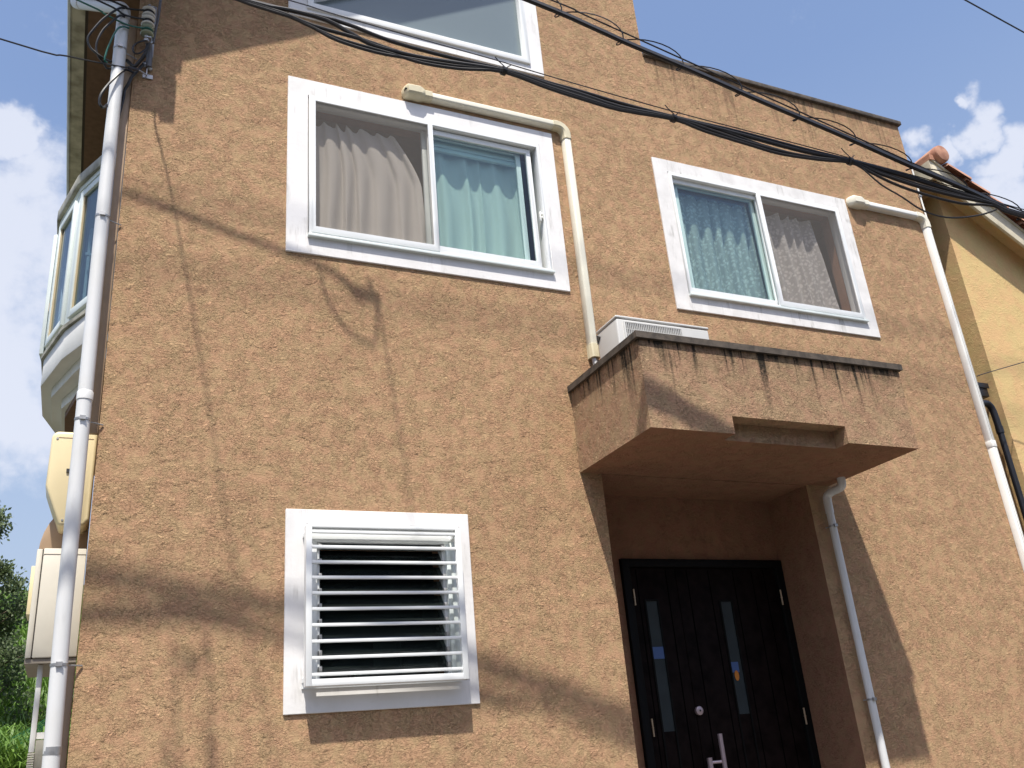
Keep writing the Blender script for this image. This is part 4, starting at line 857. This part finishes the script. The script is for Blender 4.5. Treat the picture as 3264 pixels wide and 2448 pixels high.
m = MB(); m.lathe((-0.0825, -0.06, 3.50), (0, 0, 1), [(0, 0.041), (0.045, 0.041), (0.05, 0.038)], 22); m.out('coupling', 'pvc_pipe', dp, smooth=True)
for z, x in ((5.86, -0.088), (4.63, -0.088), (3.39, -0.082), (2.16, -0.074)): strap(dp, x, -0.06, z, 0.0375, (0.10, 0.055, 0))
m = MB(); m.lathe((-0.0662, -0.06, 1.765), (0, 0, 1), [(0, 0.0385), (0.035, 0.0385)], 22); m.out('tape_band', 'galvanised', dp)
dq = thing('downpipe', 'thin white downpipe beside the porch with double bend under the balcony', 'downpipe', (4.89, -0.05, 0))
m = MB(); m.tube(smoothpath([(4.92, -0.2, 3.30), (4.92, -0.2, 3.235), (4.918, -0.18, 3.205), (4.905, -0.10, 3.195), (4.895, -0.06, 3.175), (4.893, -0.052, 3.13), (4.893, -0.05, 3.05)], 5), 0.030, 18); m.out('elbow', 'pvc_pipe', dq, smooth=True)
m = MB(); m.tube([(4.893, -0.05, 3.10), (4.888, -0.05, 0.1)], 0.027, 18); m.out('pipe', 'pvc_pipe', dq, smooth=True)
for z in (2.95, 1.76): strap(dq, 4.89, -0.05, z, 0.027, (-0.02, 0.05, 0))

# tan casing strips at the left corner
cs = thing('conduit_casing', 'tan cable casing climbing the left corner behind the downpipe', 'conduit', (-0.03, 0.05, 0.1))
m = MB(); m.box(-0.050, -0.003, 0.02, 0.05, 3.35, 6.2); m.out('casing', 'tan_conduit', cs, bevel=0.003)
m = MB(); m.box(-0.040, -0.003, 0.03, 0.06, 0.1, 2.17); m.out('casing', 'tan_conduit', cs, bevel=0.003)

# meter box, hood and cabinet on the left side wall
mb_ = thing('meter_box', 'cream plastic meter box on the left side wall behind the downpipe', 'meter box', (-0.1, 0.3, 2.92))
m = MB(); m.prism([(-0.003, 2.94), (-0.03, 2.90), (-0.15, 2.90), (-0.232, 3.12), (-0.228, 3.40), (-0.205, 3.425), (-0.003, 3.425)], 0.22, 0.48); m.out('cover', 'cream_plastic', mb_, bevel=0.018, seg=3)
m = MB(); m.box(-0.14, -0.12, 0.212, 0.22, 3.19, 3.21); m.out('latch', 'gasket', mb_)
m = MB(); m.box(-0.195, -0.02, 0.2185, 0.2215, 3.385, 3.388); m.out('seam', 'tan_conduit', mb_)
for sx_, sz_ in ((-0.20, 3.38), (-0.135, 2.93)):
    m = MB(); m.lathe((sx_, 0.222, sz_), (0, -1, 0), [(0, 0.006), (0.005, 0.006)], 8); m.out('screw', 'galvanised', mb_)
hd = thing('vent_hood', 'tan vent hood with curved side on top of the cabinet', 'vent hood', (-0.1, 0.6, 2.8))
m = MB(); arc = [(-0.003, 2.795)]+[(-0.003-0.235*math.cos(a), 2.795+0.30*math.sin(a)) for a in [k*math.pi/2/8 for k in range(8)]]+[(-0.003, 3.10)]; m.prism(arc, 0.40, 0.62); m.out('hood', 'tan_conduit', hd, bevel=0.003)
cbx = thing('wall_cabinet', 'pale grey beige meter cabinet on the left side wall below the cream box', 'cabinet', (-0.12, 0.5, 2.2))
m = MB(); m.box(-0.205, -0.003, 0.24, 0.85, 2.235, 2.785); m.out('body', 'cabinet_plastic', cbx, bevel=0.006)
m = MB(); m.box(-0.236, -0.209, 0.238, 0.85, 2.235, 2.78); m.out('door', 'cabinet_plastic', cbx, bevel=0.005)
m = MB(); m.box(-0.236, -0.003, 0.25, 0.84, 2.21, 2.232); m.out('base', 'cabinet_base', cbx)
m = MB(); m.box(-0.207, -0.003, 0.2385, 0.2395, 2.752, 2.755); m.out('seam', 'cabinet_base', cbx)
m = MB(); m.box(-0.2088, -0.2052, 0.245, 0.85, 2.24, 2.78); m.out('door_gap', 'gasket', cbx)
m = MB(); m.box(-0.268, -0.238, 0.55, 0.75, 2.50, 2.76); m.out('side_panel', 'cream_plastic', cbx, bevel=0.004)
cd = thing('white_conduit', 'two white conduits hanging below the grey beige cabinet beside the downpipe', 'conduit', (-0.1, 0.35, 0.1))
m = MB(); m.box(-0.175, -0.150, 0.30, 0.33, 1.80, 2.209); m.out('conduit', 'white_plastic', cd, bevel=0.004)
m = MB(); m.box(-0.055, -0.035, 0.30, 0.33, 0.1, 2.209); m.out('conduit', 'white_plastic', cd, bevel=0.004)
c0 = None
for k in range(11):
    if c0 is None:
        m = MB(); m.box(-0.177, -0.148, 0.298, 0.332, 1.790, 1.797); c0 = m.out('corrugation', 'cabinet_plastic', cd)
    else: dup(c0, (0, 0, -0.0105*k))
m = MB(); m.box(-0.150, -0.056, 0.31, 0.33, 1.86, 1.89); m.out('cross_piece', 'white_plastic', cd)
m = MB(); m.box(-0.148, -0.10, 0.305, 0.335, 0.1, 1.855); m.out('conduit', 'gutter_grey', cd)
wc = thing('thin_conduit', 'thin white conduit rising up the right corner above the duct elbow', 'conduit', (6.936, -0.01, 6.0))
m = MB(); m.tube([(6.938, -0.012, 5.95), (6.938, -0.012, 6.62)], 0.008, 8); m.out('tube', 'white_plastic', wc)
m = MB(); m.box(6.925, 6.95, -0.024, 0.0, 6.22, 6.235); m.out('clip', 'galvanised', wc)

# insulators
ins = thing('insulator_rack', 'stack of white and green porcelain insulators on an iron rack at the top left corner', 'insulator', (0.06, -0.1, 5.8))
def spool(z, mat):
    m = MB(); m.lathe((0.058, -0.10, z), (0, 0, 1), [(-0.031, 0.020), (-0.030, 0.036), (-0.024, 0.041), (-0.017, 0.037), (-0.008, 0.024), (0.008, 0.024), (0.017, 0.037), (0.024, 0.041), (0.030, 0.036), (0.031, 0.020)], 28)
    return m.out('spool', mat, ins, smooth=True)
spool(6.168, 'porcelain'); spool(6.094, 'porcelain'); spool(6.020, 'green_porcelain')
m = MB(); m.box(0.073, 0.095, -0.075, -0.001, 5.955, 5.975); m.box(0.073, 0.095, -0.075, -0.001, 6.21, 6.23); m.box(0.060, 0.106, -0.012, -0.001, 5.90, 6.32); m.tube([(0.058, -0.10, 5.94), (0.058, -0.10, 6.24)], 0.008, 8)
m.box(0.045, 0.085, -0.115, -0.06, 5.962, 5.972); m.box(0.045, 0.085, -0.115, -0.06, 6.212, 6.222); m.lathe((0.058, -0.10, 5.935), (0, 0, 1), [(0, 0.018), (0.016, 0.018)], 6)
m.out('bracket', 'galvanised', ins, bevel=0.001)
m = MB(); m.tube(smoothpath([(0.07, -0.07, 5.955), (0.083, -0.03, 5.92), (0.085, -0.025, 5.80)], 4), 0.019, 12); m.out('cable_sleeve', 'grey_tube', ins, smooth=True)
m = MB(); m.lathe((0.060, -0.018, 5.815), (0, -1, 0), [(0, 0.017), (0.012, 0.017), (0.013, 0.009), (0.022, 0.009)], 8); m.lathe((0.092, -0.01, 5.80), (0, -1, 0), [(0, 0.017), (0.012, 0.015), (0.02, 0.006)], 8); m.out('bolt', 'galvanised', ins)
eb = thing('eye_bracket', 'small steel eye bracket holding the telephone wire below the insulators', 'bracket', (0.075, -0.01, 5.74))
m = MB(); m.box(0.055, 0.115, -0.012, -0.001, 5.725, 5.755); m.tube([(0.08, -0.02, 5.74), (0.045, -0.05, 5.735), (0.025, -0.07, 5.725)], 0.005, 6); m.box(0.074, 0.080, -0.03, -0.012, 5.74, 5.785); m.out('hook', 'galvanised', eb)
m = MB(); m.tube([(0.027, -0.068, 5.728), (-0.03, -0.088, 5.712)], 0.010, 8); m.out('clamp', 'steel_wire', eb, smooth=True)

caster = thing('eave_shadow_caster', 'unseen grey box added under the front eave corner to cast a wall shadow', 'shadow caster', (0.0, -0.32, 6.2))
m = MB(); m.box(0.02, 0.108, -0.36, -0.29, 6.20, 6.52); m.box(-0.24, 0.0198, -0.36, -0.29, 6.255, 6.50); m.out('box', 'grey_tube', caster, bevel=0.01)  # out of view, added and shaped to throw the shadow below the eave
m = MB(); m.box(0.04, 0.07, -0.34, -0.31, 6.521, 6.699); m.out('hanger', 'galvanised', caster)

# ================================================================ OVERHEAD CABLES
def wire(name, pts, r, mat, label, cat='cable', m_=4, group=None, n=6):
    m = MB(); m.tube(smoothpath(pts, m_), r, n); o = m.out(name, mat, smooth=True, loc=pts[0]); return tag(o, label, cat, group)
wire('service_wire', [(0.04, -0.12, 6.168), (-0.08, -0.10, 6.166), (-0.19, -0.115, 6.19), (-1.5, -0.25, 6.34), (-5, -0.6, 6.9), (-9.2, -0.95, 7.9)], 0.0065, 'black_cable', 'uppermost black service wire tied round the top white insulator')
wire('service_wire', [(0.04, -0.12, 6.094), (-0.08, -0.105, 6.105), (-0.28, -0.125, 6.165), (-1.5, -0.25, 6.38), (-5, -0.6, 6.85), (-9.2, -0.95, 7.7)], 0.0065, 'black_cable', 'second black service wire tied round the middle white insulator')
wire('service_wire', [(0.04, -0.12, 6.020), (-0.06, -0.105, 6.030), (-0.194, -0.11, 6.07), (-0.346, -0.125, 6.115), (-1.5, -0.25, 6.33), (-5, -0.6, 6.8), (-9.2, -0.95, 7.5)], 0.006, 'green_cable', 'green service wire tied round the lowest green insulator')
for z, mt, nm in ((6.168, 'black_cable', 'black binding ring round the top white insulator'), (6.094, 'black_cable', 'black binding ring round the middle white insulator'), (6.020, 'green_cable', 'green binding ring round the lowest green insulator')):
    m = MB(); m.tube([(0.058+0.030*math.cos(a), -0.10+0.030*math.sin(a), z) for a in [k*math.pi/8 for k in range(17)]], 0.006, 6); tag(m.out('binding_wire', mt, smooth=True, loc=(0.058, -0.1, z)), nm, 'wire')
wire('jumper_cable', JUMPER_TOP, 0.0068, 'black_cable', 'outermost black jumper loop hanging left of the downpipe')
wire('jumper_cable', JUMPER_MID, 0.0068, 'black_cable', 'inner black jumper loop crossing to the downpipe below the service wires')
wire('jumper_cable', JUMPER_GREEN, 0.006, 'green_cable', 'green jumper loop falling in front of the downpipe')
wire('trunk_cable', TRUNK, 0.012, 'black_cable', 'thick black cable from behind the downpipe up to the insulator sleeve')
wire('tail_ring', TAIL_RING, 0.0055, 'black_cable', 'black wire ring curling under the insulator stack')
wire('slack_loop', LOW_LOOP, 0.008, 'black_cable', 'black slack loop hanging left of the downpipe below the eye bracket')
wire('riser_cable', LOW_RUN, 0.011, 'black_cable', 'black cable running down the corner behind the downpipe')
wire('conduit_tube', [(0.098, -0.06, 5.97), (0.105, -0.06, 6.07), (0.118, -0.06, 6.25), (0.13, -0.06, 6.69)], 0.009, 'grey_tube', 'thin grey tube climbing past the insulators to the eave', 'tube')
wire('telephone_wire', [(-0.03, -0.09, 5.71), (-0.10, -0.095, 5.700), (-0.37, -0.11, 5.683), (-0.73, -0.13, 5.690), (-3, -0.35, 5.85), (-9.2, -0.95, 6.9)], 0.0055, 'black_cable', 'single black telephone wire leaving across the sky at the left edge', m_=4)

EXT_AL, EXT_AR = [(-9.1, -0.95, 6.15), (-4.0, -1.24, 5.60), (-1.4, -1.305, 5.36), (-0.1, -1.337, 5.32)], [(6.2, -2.22, 4.22), (9.5, -2.5, 4.05), (13, -2.4, 4.6), (16.9, -2.2, 5.6)]
bun = thing('cable_bundle', 'lower bundle of black telephone cables sagging across the facade', 'cables', CABLES['A_mess'][0])
for key, r_ in (('A1', 0.0105), ('A2', 0.012), ('A3', 0.0105), ('A4', 0.0085), ('A5', 0.0085)):
    k = int(key[1]); P = [(x, y+0.012*(k % 3), z-(0.035*k if x < -1 else 0.004*k)) for x, y, z in EXT_AL]+CABLES[key]+[(x, y, z-0.01*k) for x, y, z in EXT_AR]
    m = MB(); m.tube(smoothpath(P, 3), r_, 8); m.out('cable', 'black_cable', bun, smooth=True)
m = MB(); m.tube(smoothpath(EXT_AL+CABLES['A_mess']+[(6.2, -2.22, 4.25), (9.5, -2.5, 4.1), (13, -2.4, 4.65), (16.9, -2.2, 5.65)], 3), 0.0035, 6); m.out('messenger_wire', 'steel_wire', bun, smooth=True)
m = MB(); m.tube(smoothpath(CABLES['A_loop'], 4), 0.0055, 6); m.out('loose_cable', 'black_cable', bun, smooth=True)
for (x, y, z) in ((1.85, -1.464, 5.064), (2.852, -1.588, 4.900), (3.962, -1.773, 4.720)):
    m = MB(); m.lathe((x-0.012, y, z), (1, 0.07, -0.08), [(0, 0.024), (0.024, 0.024)], 12); m.tube([(x, y, z+0.015), (x+0.01, y, z+0.03), (x-0.03, y, z+0.065), (x-0.045, y, z+0.085)], 0.003, 5); m.tube([(x+0.01, y, z+0.02), (x+0.05, y, z+0.055)], 0.003, 5)
    m.out('tie', 'black_cable', bun)
EXT_BL, EXT_BR = [(-9.1, -1.05, 7.6), (-4, -1.42, 6.55), (-0.7, -1.50, 5.91), (0.6, -1.54, 5.73)], [(6.2, -2.18, 4.12), (9.2, -2.5, 3.95), (13, -2.4, 4.8), (16.9, -1.9, 6.0)]
ub = thing('spiral_hung_cable', 'upper thick black cable with a spiral hanger wound round it', 'cable', CABLES['B1'][0])
pathB = smoothpath(EXT_BL+CABLES['B1']+EXT_BR, 4)
for dz, r_ in ((0.012, 0.0135), (-0.012, 0.0125)):
    m = MB(); m.tube([p+Vector((0, dz*0.5, dz)) for p in pathB], r_, 7); m.out('cable', 'black_cable', ub, smooth=True)
pathM = smoothpath([(x, y, z+0.075) for x, y, z in EXT_BL]+CABLES['B_mess']+[(x, y, z+0.05) for x, y, z in EXT_BR], 4)
m = MB(); m.tube(pathM, 0.0048, 6); m.out('messenger_wire', 'black_cable', ub, smooth=True)
def at_x(path, x):
    for a, b in zip(path, path[1:]):
        if a.x <= x <= b.x: return a.lerp(b, (x-a.x)/(b.x-a.x))
    return path[-1]
hel = []
for i in range(int((9.5+2.0)/0.02)):
    x = -2.0+i*0.02; a, b = at_x(pathB, x), at_x(pathM, x); c = a.lerp(b, 0.45); h = (b.z-a.z)*0.5+0.027
    ph = 2*math.pi*(x-2.686)/0.365
    s_ = math.sin(ph)
    hel.append(c+Vector((0.085*math.sin(ph), -0.030*math.sin(ph), h*math.cos(ph))))
m = MB(); m.tube(hel, 0.0038, 5); m.out('spiral_hanger', 'black_cable', ub, smooth=True)
# closures and drop wires high on the left, whose shadows fall on the wall
for (x, y, z), lb, f in (((1.10, -0.93, 6.44), 'splice closure at the end of the feeder cable above the left window', 1.0), ((0.0, -1.36, 5.16), 'splice closure on the lower cable bundle near the left corner', 0.6)):
    cl_ = thing('splice_closure', lb, 'splice closure', (x, y, z))
    m = MB(); m.lathe((x-0.13, y, z), (1, 0, -0.15), [(a_*f, r_*f) for a_, r_ in ((0, 0.01), (0.02, 0.02), (0.05, 0.026), (0.16, 0.026), (0.19, 0.02), (0.20, 0.01))], 14); m.out('shell', 'black_cable', cl_, smooth=True)
    m = MB(); m.box(x-0.01, x+0.01, y-0.01, y+0.01, z+0.03, z+0.09); m.out('hanger', 'galvanised', cl_)
wire('feeder_cable', [(-9.1, -0.75, 8.4), (-4, -0.80, 7.4), (-1, -0.86, 6.90), (0.3, -0.90, 6.66), (0.8, -0.915, 6.56), (1.0, -0.925, 6.45)], 0.013, 'black_cable', 'thick feeder cable ending in a splice closure above the left window')
wire('slack_loop', [(0.78, -0.92, 6.55), (0.82, -0.92, 6.36), (0.93, -0.92, 6.16), (1.05, -0.92, 6.08), (1.13, -0.92, 6.10), (1.15, -0.92, 6.40)], 0.009, 'black_cable', 'slack loop of cable below the upper splice closure')
wire('drop_wire', [(1.15, -0.92, 6.42), (1.07, -1.45, 6.38), (0.95, -2.4, 6.5), (0.3, -9.3, 8.2)], 0.007, 'black_cable', 'drop wire from the upper splice closure across the street')
wire('drop_wire', [(0.11, -0.38, 6.70), (0.03, -0.34, 6.45), (0.06, -0.33, 6.32), (-0.01, -0.36, 6.22), (0.02, -0.6, 6.21), (0.03, -1.2, 6.20), (0.03, -1.9, 6.24), (0.1, -4, 6.9), (0.2, -9.3, 8.4)], 0.0065, 'black_cable', 'drop wire hung from the eave corner across the street')
wire('drop_wire', [(-0.15, -1.33, 5.22), (-0.19, -1.6, 5.10), (-0.3, -2.1, 5.15), (-1.2, -9.3, 8.0)], 0.007, 'black_cable', 'drop wire leaving the lower bundle near the left corner')
wire('drop_wire', [(0.02, -1.34, 5.22), (-0.02, -1.6, 5.12), (-0.1, -2.1, 5.2), (-1.0, -9.3, 7.8)], 0.007, 'black_cable', 'drop wire leaving the lower bundle beside its splice closure')
for y, z, lb in ((-2.5, 10.6, 'nearer overhead power line high above the street'), (-3.0, 11.2, 'farther overhead power line high above the street')):
    wire('power_line', [(-30, y, z+1.5), (-10, y, z+0.2), (3, y, z-0.3), (14, y, z), (40, y, z+2)], 0.012, 'black_cable', lb)
wire('distant_wire', [(2, 3.0, 16.61), (13.994, 3.0, 13.981), (15.459, 3.0, 13.66), (26, 3.0, 11.4), (40, 3, 9.5)], 0.014, 'black_cable', 'lone thin wire crossing the blue sky at the top right corner')
wire('guy_wire', [(6.905, -0.06, 4.33), (7.38, -0.2, 4.454), (11, -0.9, 5.4), (16.9, -2.2, 7.2)], 0.004, 'steel_wire', 'thin guy wire rising from the white duct past the yellow wall')
def pole(x, y, label):
    p = thing('utility_pole', label, 'utility pole', (x, y, 0))
    m = MB(); m.lathe((x, y, 0), (0, 0, 1), [(0, 0.17), (12.5, 0.11)], 20); m.out('pole', 'concrete', p, smooth=True)
    m = MB(); m.box(x-0.05, x+0.05, y-0.9, y+0.9, 11.2, 11.28); m.out('crossarm', 'galvanised', p)
pole(-9.2, -0.9, 'concrete utility pole left of the tan house'); pole(17.0, -2.1, 'concrete utility pole beyond the yellow house'); pole(0.3, -9.4, 'concrete utility pole across the street in front of the off white house')

# ================================================================ THE YELLOW HOUSE
NX0, NY = 7.345, 0.10
nb = thing('neighbour_house', 'yellow stucco house with orange tiled roof beyond the white duct', 'house', (NX0, NY, 0))
sl_ = 0.60                                              # fall of the roof towards the right
zr = 6.60                                               # underside of the roof at its upper left edge
def nz_(x): return zr-sl_*(x-7.10)
m = MB(); m.prism([(NX0, 0), (15, 0), (15, nz_(15) if nz_(15) > 2 else 2.5), (14.5, 2.5) if False else (13.9, 2.52), (NX0, nz_(NX0)-0.02)], NY, 8)
m.out('wall', 'yellow_stucco', nb)
# soffit board, verge board, high side fascia
m = MB(); m.prism([(7.13, nz_(7.13)-0.02), (13.9, nz_(13.9)-0.02), (13.9, nz_(13.9)+0.03), (7.13, nz_(7.13)+0.03)], -0.07, 8.3); m.out('soffit', 'yellow_stucco', nb)
def verge(z0, z1, x0=7.12): return [(x0, nz_(x0)+z0), (13.9, nz_(13.9)+z0), (13.9, nz_(13.9)+z1), (x0, nz_(x0)+z1)]
m = MB(); m.prism(verge(-0.16, 0.03), -0.10, -0.071); vb = m.out('verge_board', 'fascia_cream', nb, bevel=0.003)
m = MB(); m.prism(verge(0.03, 0.055), -0.115, -0.08); m.out('verge_lip', 'fascia_cream', vb)
m = MB(); m.box(7.09, 7.119, -0.10, 8.3, nz_(7.12)-0.17, nz_(7.12)+0.03); m.out('high_fascia', 'fascia_cream', nb)
# roof tiles: a verge row of rounded tiles, then rows of barrels behind
tl = None; n_t = 0
ang = math.atan(sl_); dx = 0.245; step = dx*math.cos(ang)
for k in range(26):
    x = 7.26+k*step
    if tl is None:
        m = MB(); d = Vector((math.cos(ang), 0, -math.sin(ang))); up_ = Vector((math.sin(ang), 0, math.cos(ang))); o_ = Vector((x, -0.185, nz_(x)+0.05))
        pr = []; n_ = 9
        rows = []
        for u, rr, lift in ((0.0, 0.082, 0.0), (0.27, 0.098, 0.022), (0.285, 0.098, 0.022)):
            for a in range(n_):
                th = math.pi*a/(n_-1); rows.append(o_+d*u+Vector((0, 0.10-rr*math.cos(th), 0))+up_*(rr*math.sin(th)*0.95+lift))
        fs = [(j*n_+a, j*n_+a+1, (j+1)*n_+a+1, (j+1)*n_+a) for j in range(2) for a in range(n_-1)]+[tuple(range(2*n_, 3*n_)), tuple(range(n_-1, -1, -1))]
        m.add(rows, fs); tl = m.out('roof_tile', 'roof_tile', nb, smooth=True)
    else: dup(tl, (k*step, 0, -sl_*k*step))
r0_ = tl
for j in range(1, 9):                                   # rows climbing back from the verge
    for k in range(0, 22): dup(r0_, (k*step, j*0.21, -sl_*k*step-0.0))
m = MB(); m.prism([(7.13, nz_(7.13)+0.031), (13.9, nz_(13.9)+0.031), (13.9, nz_(13.9)+0.05), (7.13, nz_(7.13)+0.05)], -0.06, 8.3); m.out('roof_deck', 'roof_tile', nb)
# ridge tiles along the high edge, the first with a round end cap
rc = None
for k in range(9):
    if rc is None:
        m = MB(); n_ = 14; rows = []
        for y, rr in ((-0.16, 0.090), (-0.13, 0.095), (0.22, 0.084)):
            for a in range(n_):
                th = 2*math.pi*a/n_; rows.append((7.235+rr*math.cos(th), y, 6.69+rr*math.sin(th)))
        m.add(rows, [(j*n_+a, j*n_+(a+1) % n_, (j+1)*n_+(a+1) % n_, (j+1)*n_+a) for j in range(2) for a in range(n_)]+[tuple(range(2*n_, 3*n_)), tuple(range(n_-1, -1, -1))])
        rc = m.out('ridge_tile', 'roof_tile', nb, smooth=True)
        m = MB(); m.lathe((7.235, -0.155, 6.69), (0, -1, 0), [(0, 0.089), (0.012, 0.083), (0.020, 0.055), (0.024, 0.0)], 22); m.out('ridge_end', 'roof_tile', nb, smooth=True)
    else: dup(rc, (0, 0.34*k, 0))
m = MB(); m.box(7.09, 7.20, -0.12, 8.3, nz_(7.12)+0.031, nz_(7.12)+0.09); m.out('ridge_bedding', 'roof_tile', nb)
# black gutter end and downpipe in the gap
m = MB(); m.box(7.05, 7.30, 0.16, 0.30, 4.26, 4.37); m.box(7.03, 7.32, 0.15, 0.16, 4.34, 4.39); gg = m.out('gutter', 'black_plastic', nb, bevel=0.004)
m = MB(); m.tube(smoothpath([(7.12, 0.14, 4.17), (7.20, 0.14, 4.18), (7.25, 0.14, 4.14), (7.265, 0.14, 4.05), (7.27, 0.14, 3.9)], 4), 0.03, 12); m.tube([(7.27, 0.14, 3.95), (7.27, 0.14, 0)], 0.027, 12)
m.tube([(7.27, 0.14, 3.96), (7.27, 0.14, 3.90)], 0.033, 12); m.out('downpipe', 'black_plastic', nb, smooth=True)

# ================================================================ HOUSES ACROSS THE STREET (seen only in the window reflections)
def simple_house(x0, x1, y, h, wall, roof, label):
    t = thing('house', label, 'house', ((x0+x1)/2, y, 0))
    m = MB(); m.box(x0, x1, y-8, y, 0, h); m.out('wall', wall, t)
    m = MB(); m.prism_x([(y+0.6, h-0.1), (y+0.6, h+0.05), (y-4, h+2.2), (y-8.6, h+0.05), (y-8.6, h-0.1)], x0-0.4, x1+0.4); m.out('roof', roof, t)
    n = int((x1-x0)//3)
    for fl in (0.9, 3.7):
        for i in range(n):
            cx = x0+(x1-x0)*(i+0.5)/n
            m = MB(); m.ring(rect(cx-0.85, cx+0.85, fl, fl+1.3), rect(cx-0.79, cx+0.79, fl+0.06, fl+1.24), y+0.001, y+0.06); f = m.out('window', 'white_aluminium', t)
            m = MB(); m.quad((cx-0.79, y+0.02, fl+0.06), (cx+0.79, y+0.02, fl+0.06), (cx+0.79, y+0.02, fl+1.24), (cx-0.79, y+0.02, fl+1.24)); m.out('pane', 'gasket', f)
simple_house(-15, -5, -12.5, 6.2, 'white_trim', 'roof_metal', 'white two storey house across the street on the left')
simple_house(-3.5, 7, -12.5, 6.0, 'old_trim', 'coping', 'off white two storey house directly across the street')
simple_house(8.5, 20, -12.5, 6.3, 'tan_stucco', 'roof_metal', 'tan two storey house across the street on the right')

# repeats share a group phrase
GROUPS = {'curtain': 'curtains in the two upper windows', 'duct_cover': 'duct covers on the facade', 'downpipe': 'white downpipes of the tan house', 'service_wire': 'service wires at the insulators',
          'binding_wire': 'binding rings round the insulators', 'jumper_cable': 'jumper loops beside the downpipe', 'slack_loop': 'slack cable loops', 'drop_wire': 'drop wires across the street',
          'splice_closure': 'splice closures on the overhead cables', 'power_line': 'power lines high above the street', 'utility_pole': 'utility poles along the street'}
for o in list(scene.objects):
    k = o.name.split('.')[0]
    if o.parent is None and k in GROUPS: o['group'] = GROUPS[k]
    if o.parent is None and k == 'house' and 'across the street' in o.get('label', ''): o['group'] = 'houses across the street'
